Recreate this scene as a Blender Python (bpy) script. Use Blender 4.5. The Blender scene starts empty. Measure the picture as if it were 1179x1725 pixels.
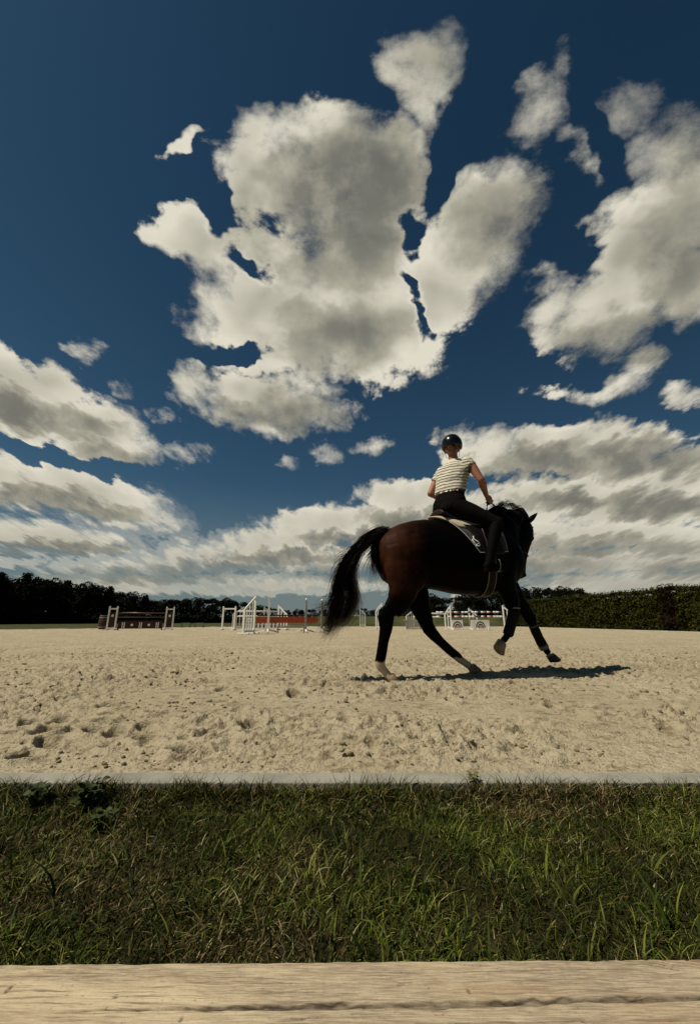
import bpy, math, random
import numpy as np
from mathutils import Vector
S = bpy.context.scene
COL = S.collection
R = math.radians
rng = np.random.default_rng(7)
random.seed(7)

# ------------------------------------------------------------------ camera
CAMH, PITCH = 0.57, 15.426
cam = bpy.data.cameras.new('camera')
cam.sensor_fit = 'HORIZONTAL'; cam.sensor_width = 36.0
cam.lens = 36.0 * 665.0 / 1179.0
cam.clip_start = 0.05; cam.clip_end = 3000
co = bpy.data.objects.new('camera', cam); COL.objects.link(co)
co.location = (0, 0, CAMH); co.rotation_euler = (R(90 + PITCH), 0, 0)
S.camera = co

# ------------------------------------------------------------------ light
SUN_EL, SUN_AZ = 56.0, 17.0          # shadows run 17 degrees beyond the +x axis
sd = bpy.data.lights.new('sun', 'SUN'); sd.energy = 4.6; sd.angle = R(0.5); sd.color = (1.0, 0.93, 0.80)
so = bpy.data.objects.new('sun', sd); COL.objects.link(so)
dirv = Vector((math.cos(R(SUN_AZ)) * math.cos(R(SUN_EL)), math.sin(R(SUN_AZ)) * math.cos(R(SUN_EL)), -math.sin(R(SUN_EL))))
so.rotation_euler = dirv.to_track_quat('-Z', 'Y').to_euler()
so.location = (-20, -8, 30)
S.view_settings.view_transform = 'Standard'; S.view_settings.look = 'None'
S.view_settings.exposure = 0.0; S.view_settings.gamma = 1.0; S.view_settings.use_curve_mapping = False

# ------------------------------------------------------------------ world: sky with cumulus
class NB:
    def __init__(s, nt): s.nt = nt; s.n = nt.nodes; s.l = nt.links
    def _in(s, node, i, v):
        if v is None: return
        if hasattr(v, 'is_linked') or isinstance(v, bpy.types.NodeSocket): s.l.new(v, node.inputs[i])
        else: node.inputs[i].default_value = v
    def m(s, op, a, b=None, c=None, clamp=False):
        x = s.n.new('ShaderNodeMath'); x.operation = op; x.use_clamp = clamp
        s._in(x, 0, a); s._in(x, 1, b); s._in(x, 2, c); return x.outputs[0]
    def v(s, op, a, b=None, out=0):
        x = s.n.new('ShaderNodeVectorMath'); x.operation = op
        s._in(x, 0, a); s._in(x, 1, b)
        return x.outputs['Value'] if op in ('LENGTH', 'DOT_PRODUCT', 'DISTANCE') else x.outputs[0]
    def sc(s, a, f):
        x = s.n.new('ShaderNodeVectorMath'); x.operation = 'SCALE'; s._in(x, 0, a); s._in(x, 3, f); return x.outputs[0]
    def comb(s, x, y, z=0.0):
        c = s.n.new('ShaderNodeCombineXYZ'); s._in(c, 0, x); s._in(c, 1, y); s._in(c, 2, z); return c.outputs[0]
    def noise(s, vec, scale, detail=4, rough=0.5, dist=0.0, col=False, lac=2.0, dim='3D'):
        x = s.n.new('ShaderNodeTexNoise'); x.noise_dimensions = dim; s._in(x, 'Vector', vec)
        x.inputs['Scale'].default_value = scale; x.inputs['Detail'].default_value = detail
        x.inputs['Roughness'].default_value = rough; x.inputs['Distortion'].default_value = dist
        x.inputs['Lacunarity'].default_value = lac
        return x.outputs['Color' if col else 'Fac']
    def voro(s, vec, scale, smooth=0.5, feature='SMOOTH_F1', dim='3D'):
        x = s.n.new('ShaderNodeTexVoronoi'); x.voronoi_dimensions = dim; x.feature = feature
        s._in(x, 'Vector', vec); x.inputs['Scale'].default_value = scale
        if feature == 'SMOOTH_F1': x.inputs['Smoothness'].default_value = smooth
        return x.outputs['Distance']
    def sstep(s, v, lo, hi, a=0.0, b=1.0):
        x = s.n.new('ShaderNodeMapRange'); x.interpolation_type = 'SMOOTHSTEP'
        s._in(x, 0, v); s._in(x, 1, lo); s._in(x, 2, hi); s._in(x, 3, a); s._in(x, 4, b); return x.outputs[0]
    def lin(s, v, lo, hi, a=0.0, b=1.0):
        x = s.n.new('ShaderNodeMapRange'); s._in(x, 0, v); s._in(x, 1, lo); s._in(x, 2, hi); s._in(x, 3, a); s._in(x, 4, b); return x.outputs[0]
    def mix(s, f, a, b, mode='MIX'):
        x = s.n.new('ShaderNodeMix'); x.data_type = 'RGBA'; x.blend_type = mode
        s._in(x, 0, f); s._in(x, 6, a if not isinstance(a, tuple) else (*a[:3], 1)); s._in(x, 7, b if not isinstance(b, tuple) else (*b[:3], 1))
        return x.outputs[2]
    def ramp(s, f, stops):
        x = s.n.new('ShaderNodeValToRGB'); s._in(x, 0, f); e = x.color_ramp.elements
        while len(e) < len(stops): e.new(0.5)
        for k, (p, c) in enumerate(stops): e[k].position = p; e[k].color = (*c, 1)
        return x.outputs[0]

# cumulus cells as (x, y, rx, ry, turn, weight) on the tangent map of the southern sky (1/665 units)
CELLS = [
 (555,300,165,112,0,1.0),(455,262,88,72,-20,1),(640,285,78,92,0,1),(520,215,70,40,0,.8),
 (480,490,150,95,10,1),(330,408,80,46,20,1.0),(395,530,70,52,0,.9),(585,560,150,82,8,1),(610,460,130,115,0,1),(655,540,80,70,0,1),(610,600,90,40,0,.9),(700,585,45,32,0,.7),(540,610,70,45,0,.7),
 (790,400,150,82,-48,1),(846,325,62,58,0,.9),(725,500,75,62,0,.95),
 (705,92,64,58,0,.95),(715,160,46,70,0,.72),(742,222,24,34,0,.45),
 (905,178,46,70,18,.54),(943,105,22,48,10,.36),(1045,200,84,42,-38,.66),(978,262,40,46,-20,.55),
 (1140,310,98,118,0,1),(1085,410,108,88,-30,1),(1010,520,120,78,-18,1),(1165,470,90,70,-20,1),(1078,606,40,26,0,.8),(1040,650,70,20,-22,.5),(960,660,60,14,0,.35),(935,470,40,30,-30,.45),(1150,672,38,18,0,.6),
 (455,682,132,50,6,1),(325,645,42,34,0,.8),(440,615,78,20,0,.5),(575,680,12,10,0,.4),(640,640,36,14,10,.3),
 (40,675,110,66,14,1),(165,735,92,62,22,1),(0,640,60,50,0,.9),(215,760,56,34,0,.8),(310,768,44,18,0,.42),(20,760,30,12,0,.5),
 (60,815,150,44,6,1),(190,850,110,42,14,1),(270,885,52,16,0,.7),(0,800,60,40,0,1),
 (80,905,150,27,4,1),(150,922,90,17,0,.8),(20,945,60,9,0,.5),(305,908,28,12,0,.7),
 (298,242,30,12,-38,.42),(322,222,16,9,-20,.36),(150,588,28,20,0,.26),(627,746,34,16,-10,.5),(550,768,24,18,0,.42),(485,778,18,11,0,.32),(207,656,16,16,0,.3),(275,702,30,10,20,.32),
 (960,752,195,50,0,1),(800,768,72,36,0,.9),(1110,800,140,44,0,1),(1000,845,230,46,0,1),(1160,850,90,36,0,1),(900,860,110,34,0,.9),
 (690,838,92,27,0,1),(565,880,130,27,-4,1),(455,912,125,28,-5,1),(650,880,160,28,0,1),(340,940,160,24,-3,.9),(180,955,110,14,0,.6),
 (520,940,170,22,0,.9),(1010,900,210,26,0,.9),(1160,925,70,34,0,1),(980,945,220,22,0,.9),(200,985,200,16,0,.7),(460,985,200,16,0,.8),(700,930,140,26,0,.9),(1100,985,200,20,0,.9),
]
# thick grey bellies
BELLY = [(595,335,120,95,0,1),(560,400,110,60,0,.5),(560,570,80,36,0,.4),(470,700,70,20,0,.55),(1060,575,90,36,-15,.5),(1150,450,50,80,0,.45),(1150,280,40,50,0,.3),(830,380,50,60,-40,.25),
 (30,690,70,22,12,.8),(130,712,60,18,14,.6),(190,765,50,14,14,.6),(50,838,90,20,6,1),(160,862,60,12,8,.7),(80,922,120,8,0,.7),
 (930,778,80,24,0,.9),(1075,768,100,30,0,1),(860,790,60,16,0,.6),(960,848,70,14,0,.8),(1110,852,80,20,0,.9),(1010,922,130,14,0,.7),(1150,960,60,14,0,.7),(690,872,60,12,0,.7),(590,908,70,12,0,.9),(480,938,80,10,0,.8),(360,958,90,8,0,.6),(860,960,120,18,0,.6),(640,965,120,12,0,.6),(230,972,120,9,0,.5)]
wd = bpy.data.worlds.new("World"); S.world = wd; wd.use_nodes = True
nt = wd.node_tree; nt.nodes.clear()
wd.cycles.sampling_method = 'MANUAL'; wd.cycles.sample_map_resolution = 256

def cell_group(name, cells, k):
    g = bpy.data.node_groups.new(name, 'ShaderNodeTree')
    g.interface.new_socket('P', in_out='INPUT', socket_type='NodeSocketVector')
    g.interface.new_socket('D', in_out='OUTPUT', socket_type='NodeSocketFloat')
    b = NB(g); gi = g.nodes.new('NodeGroupInput'); go = g.nodes.new('NodeGroupOutput')
    # each cell is the quadratic 1 - |(p - c) / r|^2, written as two dot products with (xx, xy, yy) and (x, y, 1)
    F2 = b.v('ADD', gi.outputs[0], (0, 0, 1))
    sp = g.nodes.new('ShaderNodeSeparateXYZ'); g.links.new(F2, sp.inputs[0])
    F1 = b.comb(b.m('MULTIPLY', sp.outputs[0], sp.outputs[0]), b.m('MULTIPLY', sp.outputs[0], sp.outputs[1]), b.m('MULTIPLY', sp.outputs[1], sp.outputs[1]))
    acc = None
    for i, (x, y, rx, ry, a, w) in enumerate(cells):
        cx, cy, t = (x - 589.5) / 665, (862.5 - y) / 665, -R(a)
        U = np.array([math.cos(t), math.sin(t)]) / (rx / 665 * 1.17); V = np.array([-math.sin(t), math.cos(t)]) / (ry / 665 * 1.17)
        M = np.outer(U, U) + np.outer(V, V); c = np.array([cx, cy]); Mc = M @ c
        wq = 0.5 * w
        k1 = (-wq * M[0, 0], -2 * wq * M[0, 1], -wq * M[1, 1]); k2 = (2 * wq * Mc[0], 2 * wq * Mc[1], wq - wq * float(c @ Mc))
        if i and i % 8 == 0:      # keeps the cells evaluated in small batches
            ch = g.nodes.new('ShaderNodeVectorMath'); ch.operation = 'MULTIPLY_ADD'
            g.links.new(acc, ch.inputs[0]); ch.inputs[1].default_value = (1e-9, 1e-9, 1e-9); g.links.new(F1, ch.inputs[2]); F1 = ch.outputs[0]
            ch = g.nodes.new('ShaderNodeVectorMath'); ch.operation = 'MULTIPLY_ADD'
            g.links.new(acc, ch.inputs[0]); ch.inputs[1].default_value = (1e-9, 1e-9, 1e-9); g.links.new(F2, ch.inputs[2]); F2 = ch.outputs[0]
        d = b.m('ADD', b.v('DOT_PRODUCT', F1, k1), b.v('DOT_PRODUCT', F2, k2))
        acc = d if acc is None else b.m('SMOOTH_MAX', acc, d, k)
    g.links.new(acc, go.inputs[0])
    return g
VOIDS = [(430,450,40,16,32,.8),(380,360,20,26,0,.4),(697,505,10,50,-14,.5),(742,285,24,60,12,1),(690,400,13,34,-20,.5),(390,592,50,11,-6,.6),(765,215,34,50,0,.6),(996,225,16,70,-25,.5),(960,420,30,34,-30,.5),(120,774,110,14,10,.7),(900,700,60,16,0,.5)]
G3 = cell_group('cloud_gaps', VOIDS, 0.1)
G1 = cell_group('cloud_cells', CELLS, 0.05); G2 = cell_group('cloud_bellies', BELLY, 0.1)

dg = bpy.data.node_groups.new('cloud_density', 'ShaderNodeTree')
dg.interface.new_socket('P', in_out='INPUT', socket_type='NodeSocketVector')
dg.interface.new_socket('D', in_out='OUTPUT', socket_type='NodeSocketFloat')
dg.interface.new_socket('Detail', in_out='OUTPUT', socket_type='NodeSocketFloat')
dg.interface.new_socket('Base', in_out='OUTPUT', socket_type='NodeSocketFloat')
dg.interface.new_socket('Warp', in_out='OUTPUT', socket_type='NodeSocketVector')
b = NB(dg); gi = dg.nodes.new('NodeGroupInput'); go = dg.nodes.new('NodeGroupOutput')
sx = dg.nodes.new('ShaderNodeSeparateXYZ'); dg.links.new(gi.outputs[0], sx.inputs[0])
T = b.m('MAXIMUM', b.m('ADD', sx.outputs[1], 0.276 + 0.26), 0.05)
q = b.comb(b.m('DIVIDE', sx.outputs[0], T), b.m('MULTIPLY', b.m('LOGARITHM', T, math.e), 1.05), 0.0)
wv = b.noise(q, 3.0, 2, 0.5, col=True, dim='2D')
wv = b.sc(b.v('SUBTRACT', wv, (0.5, 0.5, 0.5)), 0.06)
wv2 = b.noise(q, 11.0, 3, 0.55, col=True, dim='2D')
wv2 = b.sc(b.v('SUBTRACT', wv2, (0.5, 0.5, 0.5)), 0.085)
w = b.sc(b.v('ADD', wv, wv2), T)
wp = b.v('ADD', gi.outputs[0], w)
wp = b.v('MULTIPLY', wp, (1, 1, 0))
gg = dg.nodes.new('ShaderNodeGroup'); gg.node_tree = G1; dg.links.new(wp, gg.inputs[0])
q2 = b.v('ADD', q, b.sc(wv, 0.8))
n1 = b.m('SUBTRACT', b.noise(q2, 11.0, 7, 0.68, dim='2D'), 0.5)
v1 = b.m('SUBTRACT', 0.42, b.voro(q2, 15.0, feature='F1', dim='2D'))
v2 = b.m('SUBTRACT', 0.42, b.voro(b.v('ADD', q2, b.sc(wv2, 0.6)), 34.0, feature='F1', dim='2D'))
det = b.m('ADD', b.m('MULTIPLY', n1, 0.85), b.m('ADD', b.m('MULTIPLY', v1, 0.16), b.m('MULTIPLY', v2, 0.09)))
g3 = dg.nodes.new('ShaderNodeGroup'); g3.node_tree = G3; dg.links.new(wp, g3.inputs[0])
base = b.m('SUBTRACT', b.m('MINIMUM', b.m('MULTIPLY', gg.outputs[0], 1.35), 0.80), b.sstep(g3.outputs[0], -0.45, 0.5, 0.0, 0.72))
D = b.m('ADD', base, b.m('MULTIPLY', det, 1.1))
dg.links.new(base, go.inputs[2]); dg.links.new(b.sc(b.v('ADD', b.sc(wv, 1.0), b.sc(b.v('SUBTRACT', b.noise(q, 9.0, 3, 0.6, col=True, dim='2D'), (0.5, 0.5, 0.5)), 0.16)), T), go.inputs[3])
dg.links.new(D, go.inputs[0]); 
nL = b.noise(b.v('ADD', q2, (-0.05, 0.08, 0)), 4.5, 2, 0.5, dim='2D'); nM = b.noise(q2, 4.5, 2, 0.5, dim='2D')
dg.links.new(b.m('SUBTRACT', nM, nL), go.inputs[1])

b = NB(nt)
tc = nt.nodes.new('ShaderNodeTexCoord'); dvec = tc.outputs['Generated']
ph = R(PITCH)
fd = b.m('MAXIMUM', b.v('DOT_PRODUCT', dvec, (0, math.cos(ph), math.sin(ph))), 0.05)
ud = b.v('DOT_PRODUCT', dvec, (0, -math.sin(ph), math.cos(ph)))
xd = b.v('DOT_PRODUCT', dvec, (1, 0, 0))
P = b.comb(b.m('DIVIDE', xd, fd), b.m('DIVIDE', ud, fd), 0.0)
front = b.sstep(b.v('DOT_PRODUCT', dvec, (0, math.cos(ph), math.sin(ph))), 0.18, 0.35)
A = nt.nodes.new('ShaderNodeGroup'); A.node_tree = dg; nt.links.new(P, A.inputs[0])
BL = nt.nodes.new('ShaderNodeGroup'); BL.node_tree = G2
nt.links.new(b.v('MULTIPLY', b.v('ADD', P, A.outputs[3]), (1, 1, 0)), BL.inputs[0])
Dn = A.outputs[0]
soft = b.m('MULTIPLY_ADD', b.sstep(b.noise(P, 3.2, 1, 0.5, dim='2D'), 0.35, 0.65), 0.45, 0.22)
soft = b.m('ADD', soft, b.sstep(b.v('DOT_PRODUCT', dvec, (0.35, 0.25, 0.9)), 0.88, 0.99, 0.0, 0.55))
alpha = b.sstep(Dn, -0.03, soft)
sepd = nt.nodes.new('ShaderNodeSeparateXYZ'); nt.links.new(dvec, sepd.inputs[0])
el = sepd.outputs[2]
veil = b.m('MULTIPLY', b.sstep(el, 0.34, 0.0), 0.8)   # thin far cloud near the horizon
alpha = b.m('MULTIPLY', b.m('MAXIMUM', alpha, veil), front)
lit = A.outputs[1]                     # brighter on the sunward side of each billow
thick = b.sstep(A.outputs[2], 0.15, 0.85)
belly = b.m('MULTIPLY', b.sstep(BL.outputs[0], -0.45, 0.55), b.sstep(b.noise(P, 9.0, 4, 0.6, dim='2D'), 0.25, 0.6, 0.55, 1.1))
br = b.m('SUBTRACT', 0.97, b.m('MULTIPLY', belly, 0.56))
br = b.m('SUBTRACT', br, b.m('MULTIPLY', thick, 0.16))
br = b.m('ADD', br, b.m('MULTIPLY', lit, b.sstep(el, 0.12, 0.6, 0.12, 0.60)), clamp=True)
ccol = b.ramp(br, [(0.0, (0.11, 0.115, 0.105)), (0.35, (0.215, 0.21, 0.175)), (0.7, (0.40, 0.38, 0.30)), (1.0, (0.74, 0.70, 0.58))])
ccol = b.mix(b.sstep(el, 0.22, 0.0, 0.0, 0.5), ccol, (0.19, 0.20, 0.19))
ccol = b.mix(b.sstep(Dn, 0.15, -0.15), ccol, (0.17, 0.20, 0.205))
sky = nt.nodes.new('ShaderNodeTexSky'); sky.sky_type = 'NISHITA'; sky.sun_disc = False
sky.sun_elevation = R(SUN_EL); sky.sun_rotation = math.atan2(-dirv.x, -dirv.y); sky.altitude = 0
sky.air_density = 1.0; sky.dust_density = 0.6; sky.ozone_density = 3.0
skyc = b.mix(1.0, sky.outputs[0], b.mix(b.sstep(el, 0.08, 0.92), (0.48, 0.72, 0.72), (0.24, 0.47, 0.51)), 'MULTIPLY')
bg1 = nt.nodes.new('ShaderNodeBackground'); nt.links.new(skyc, bg1.inputs[0]); bg1.inputs[1].default_value = 0.048
bg2 = nt.nodes.new('ShaderNodeBackground'); nt.links.new(ccol, bg2.inputs[0]); bg2.inputs[1].default_value = 1.0
mx = nt.nodes.new('ShaderNodeMixShader'); nt.links.new(alpha, mx.inputs[0])
nt.links.new(bg1.outputs[0], mx.inputs[1]); nt.links.new(bg2.outputs[0], mx.inputs[2])
wo = nt.nodes.new('ShaderNodeOutputWorld'); nt.links.new(mx.outputs[0], wo.inputs[0])

# ------------------------------------------------------------------ helpers
def tag(o, label=None, cat=None, group=None, kind=None):
    if label: o['label'] = label
    if cat: o['category'] = cat
    if group: o['group'] = group
    if kind: o['kind'] = kind
    return o
def link(o, parent=None):
    COL.objects.link(o)
    if parent is not None: o.parent = parent
    return o
def empty(name, loc=(0, 0, 0), rz=0.0):
    o = bpy.data.objects.new(name, None); o.location = loc; o.rotation_euler = (0, 0, rz); o.empty_display_size = 0.2
    return link(o)
def mesh_np(name, V, Fc, mat, parent=None, smooth=False, mats=None, midx=None, attr=None):
    """V (n,3); Fc (m,k) int array or list of tuples"""
    me = bpy.data.meshes.new(name)
    V = np.asarray(V, dtype=np.float32)
    if isinstance(Fc, np.ndarray):
        m, k = Fc.shape
        me.vertices.add(len(V)); me.vertices.foreach_set('co', V.ravel())
        me.loops.add(m * k); me.loops.foreach_set('vertex_index', Fc.astype(np.int32).ravel())
        me.polygons.add(m); me.polygons.foreach_set('loop_start', np.arange(0, m * k, k, dtype=np.int32))
        try: me.polygons.foreach_set('loop_total', np.full(m, k, dtype=np.int32))
        except Exception: pass
        me.update(calc_edges=True)
    else:
        me.from_pydata(V.tolist(), [], Fc)
    for mm in (mats or [mat]): me.materials.append(mm)
    if midx is not None: me.polygons.foreach_set('material_index', np.asarray(midx, dtype=np.int32))
    me.polygons.foreach_set('use_smooth', np.full(len(me.polygons), smooth, dtype=bool))
    if attr is not None:
        a = me.color_attributes.new('tint', 'FLOAT_COLOR', 'POINT')
        a.data.foreach_set('color', np.asarray(attr, dtype=np.float32).ravel())
    me.validate()
    return link(bpy.data.objects.new(name, me), parent)
class MB:
    """collects solids into one mesh"""
    def __init__(s): s.V = []; s.F = []; s.M = []
    def add(s, V, Fc, mi=0):
        o = len(s.V); s.V += [tuple(map(float, v)) for v in V]; s.F += [tuple(int(i) + o for i in f) for f in Fc]; s.M += [mi] * len(Fc); return s
    def box(s, c, size, rz=0.0, mi=0, axes=None):
        sx, sy, sz = [v / 2 for v in size]
        if axes is None: axes = [(math.cos(rz), math.sin(rz), 0), (-math.sin(rz), math.cos(rz), 0), (0, 0, 1)]
        A = [np.array(a, float) for a in axes]; c = np.array(c, float)
        V = [c + A[0] * x * sx + A[1] * y * sy + A[2] * z * sz for x in (-1, 1) for y in (-1, 1) for z in (-1, 1)]
        return s.add(V, [(0, 1, 3, 2), (4, 6, 7, 5), (0, 4, 5, 1), (2, 3, 7, 6), (0, 2, 6, 4), (1, 5, 7, 3)], mi)
    def beam(s, a, b, w, t, mi=0, up=(0, 0, 1)):
        a = np.array(a, float); b = np.array(b, float); d = b - a; L = np.linalg.norm(d); d /= L
        u = np.array(up, float); sdd = np.cross(d, u)
        if np.linalg.norm(sdd) < 1e-4: sdd = np.cross(d, (0, 1, 0))
        sdd /= np.linalg.norm(sdd); u = np.cross(sdd, d)
        return s.box((a + b) / 2, (L, w, t), mi=mi, axes=[d, sdd, u])
    def tube(s, pts, rad, n=10, mi=0, cap=True, ref=(0, 0, 1)):
        pts = [np.array(p, float) for p in pts]; V = []; Fc = []
        if not hasattr(rad, '__len__') or (isinstance(rad, tuple) and len(rad) == 2): rad = [rad] * len(pts)
        for i, p in enumerate(pts):
            t = pts[min(i + 1, len(pts) - 1)] - pts[max(i - 1, 0)]; t /= (np.linalg.norm(t) + 1e-9)
            r0 = np.array(ref, float)
            if abs(t @ r0) > 0.97: r0 = np.array((1, 0, 0.0)) if abs(t[0]) < .9 else np.array((0, 1.0, 0))
            a = np.cross(t, r0); a /= np.linalg.norm(a); b_ = np.cross(a, t)
            rr = rad[i] if hasattr(rad[i], '__len__') else (rad[i], rad[i])
            for k in range(n):
                th = 2 * math.pi * k / n; V.append(p + a * rr[0] * math.cos(th) + b_ * rr[1] * math.sin(th))
        for i in range(len(pts) - 1):
            for k in range(n): Fc.append((i * n + k, i * n + (k + 1) % n, (i + 1) * n + (k + 1) % n, (i + 1) * n + k))
        if cap: Fc.append(tuple(range(n))[::-1]); Fc.append(tuple((len(pts) - 1) * n + k for k in range(n)))
        return s.add(V, Fc, mi)
    def ell(s, c, r, n=16, m=10, axes=None, mi=0):
        A = [np.array(a, float) for a in (axes or [(1, 0, 0), (0, 1, 0), (0, 0, 1)])]; c = np.array(c, float); V = [c + A[2] * r[2]]; Fc = []
        for i in range(1, m):
            ph = math.pi * i / m
            for k in range(n):
                th = 2 * math.pi * k / n
                V.append(c + A[0] * r[0] * math.sin(ph) * math.cos(th) + A[1] * r[1] * math.sin(ph) * math.sin(th) + A[2] * r[2] * math.cos(ph))
        V.append(c - A[2] * r[2]); L = len(V) - 1
        for k in range(n): Fc.append((0, 1 + k, 1 + (k + 1) % n)); Fc.append((L, 1 + (m - 2) * n + (k + 1) % n, 1 + (m - 2) * n + k))
        for i in range(m - 2):
            for k in range(n): Fc.append((1 + i * n + k, 1 + (i + 1) * n + k, 1 + (i + 1) * n + (k + 1) % n, 1 + i * n + (k + 1) % n))
        return s.add(V, Fc, mi)
    def disc(s, c, nrm, r, t, n=24, mi=0, r_in=0.0):
        nrm = np.array(nrm, float); nrm /= np.linalg.norm(nrm); c = np.array(c, float)
        return s.tube([c - nrm * t / 2, c + nrm * t / 2], r, n, mi)
    def build(s, name, mat, parent=None, smooth=False, bevel=0.0, mats=None, remesh=0.0, sm=0, sub=0):
        me = bpy.data.meshes.new(name); me.from_pydata(s.V, [], s.F)
        for mm in (mats or [mat]): me.materials.append(mm)
        if mats: me.polygons.foreach_set('material_index', s.M)
        me.polygons.foreach_set('use_smooth', [smooth] * len(me.polygons)); me.update()
        o = link(bpy.data.objects.new(name, me), parent)
        if bevel:
            md = o.modifiers.new('bevel', 'BEVEL'); md.width = bevel; md.segments = 2; md.limit_method = 'ANGLE'
        if remesh:
            md = o.modifiers.new('remesh', 'REMESH'); md.mode = 'VOXEL'; md.voxel_size = remesh; md.use_smooth_shade = True
        if sm:
            md = o.modifiers.new('smooth', 'SMOOTH'); md.factor = 0.6; md.iterations = sm
        if sub:
            md = o.modifiers.new('sub', 'SUBSURF'); md.levels = sub; md.render_levels = sub
        return o
def copy_tree(o, parent=None):
    c = o.copy(); COL.objects.link(c); c.parent = parent
    for ch in list(o.children): copy_tree(ch, c)
    return c

def newmat(name, col=(0.5, 0.5, 0.5), rough=0.6, spec=0.5, sheen=0.0, coat=0.0):
    m = bpy.data.materials.new(name); m.use_nodes = True
    p = m.node_tree.nodes['Principled BSDF']
    p.inputs['Base Color'].default_value = (*col, 1); p.inputs['Roughness'].default_value = rough
    p.inputs['Specular IOR Level'].default_value = spec; p.inputs['Sheen Weight'].default_value = sheen
    p.inputs['Coat Weight'].default_value = coat
    return m, NB(m.node_tree), p
def bump(b, p, h, dist, strength=1.0):
    x = b.n.new('ShaderNodeBump'); b._in(x, 'Height', h); x.inputs['Distance'].default_value = dist; x.inputs['Strength'].default_value = strength
    b.l.new(x.outputs[0], p.inputs['Normal'])
def objco(b): return b.n.new('ShaderNodeTexCoord').outputs['Object']
def varied(name, c1, c2, scale=6.0, rough=0.7, spec=0.3, bmp=0.0, detail=5, **k):
    m, b, p = newmat(name, c1, rough, spec, **k)
    n = b.noise(objco(b), scale, detail, 0.6)
    b.l.new(b.mix(b.sstep(n, 0.35, 0.68), c1, c2), p.inputs['Base Color'])
    if bmp: bump(b, p, b.noise(objco(b), scale * 6, 4, 0.6), bmp)
    return m

def gnoise(x, y, seed=0):
    """2-D gradient noise, about -1..1"""
    xi = np.floor(x).astype(np.int64); yi = np.floor(y).astype(np.int64); xf = x - xi; yf = y - yi
    def g(ix, iy):
        h = (ix * 374761393 + iy * 668265263 + seed * 982451653) & 0xffffffff
        h = ((h ^ (h >> 13)) * 1274126177) & 0xffffffff; h = h ^ (h >> 16)
        a = (h & 0xffff) / 65536.0 * 2 * np.pi; return np.cos(a), np.sin(a)
    def dt(ix, iy, dx, dy): a, c = g(ix, iy); return a * dx + c * dy
    u = xf * xf * xf * (xf * (xf * 6 - 15) + 10); v = yf * yf * yf * (yf * (yf * 6 - 15) + 10)
    a = dt(xi, yi, xf, yf); b_ = dt(xi + 1, yi, xf - 1, yf); c = dt(xi, yi + 1, xf, yf - 1); d = dt(xi + 1, yi + 1, xf - 1, yf - 1)
    return ((a * (1 - u) + b_ * u) * (1 - v) + (c * (1 - u) + d * u) * v) * 1.5
def fbm(x, y, o=4, seed=0, g=0.5):
    r = 0; a = 1.0
    for i in range(o): r = r + a * gnoise(x * 2 ** i + 17.3 * i, y * 2 ** i - 9.1 * i, seed + i); a *= g
    return r
def sst(x, a, b_): t = np.clip((x - a) / (b_ - a), 0, 1); return t * t * (3 - 2 * t)

# ------------------------------------------------------------------ setting: field, sand, kerbs
mf, b, p = newmat('field_grass', (0.05, 0.06, 0.02), 0.9, 0.1)
oc = objco(b)
b.l.new(b.mix(b.sstep(b.noise(oc, 0.35, 6, 0.65), 0.35, 0.65), (0.028, 0.040, 0.010), (0.075, 0.07, 0.026)), p.inputs['Base Color'])
bump(b, p, b.noise(oc, 14.0, 4, 0.7), 0.06)
MB().add([(-900, -60, -0.06), (900, -60, -0.06), (900, 1800, -0.06), (-900, 1800, -0.06)], [(0, 1, 2, 3)]).build('field', mf)
tag(bpy.data.objects['field'], kind='structure')

ms, b, p = newmat('sand', (0.40, 0.33, 0.20), 0.95, 0.15)
oc = objco(b)
big = b.noise(oc, 0.9, 5, 0.6); fine = b.noise(oc, 55.0, 5, 0.7); grit = b.noise(oc, 420.0, 2, 0.6)
geo = b.n.new('ShaderNodeNewGeometry')
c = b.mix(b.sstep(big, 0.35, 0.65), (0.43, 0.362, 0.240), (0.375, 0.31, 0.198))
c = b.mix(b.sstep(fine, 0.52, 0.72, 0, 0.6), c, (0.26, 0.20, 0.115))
shadow_marks = b.noise(b.v('MULTIPLY', oc, (1.0, 1.7, 1.0)), 7.0, 7, 0.72)
c = b.mix(b.sstep(shadow_marks, 0.525, 0.62, 0, 0.70), c, (0.17, 0.125, 0.07))  # dark blotches paint the shadows of clods and hoofprints into the sand colour
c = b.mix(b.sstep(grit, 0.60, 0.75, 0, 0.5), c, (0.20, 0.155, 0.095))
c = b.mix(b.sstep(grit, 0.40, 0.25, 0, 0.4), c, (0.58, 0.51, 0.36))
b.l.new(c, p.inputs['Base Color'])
st = b.v('MULTIPLY', oc, (1.0, 1.0, 1.0))
hh = b.m('ADD', b.m('MULTIPLY', b.noise(st, 9.0, 5, 0.7), 1.0), b.m('MULTIPLY', b.noise(oc, 60.0, 4, 0.7), 0.30))
bump(b, p, hh, 0.045)

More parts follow.
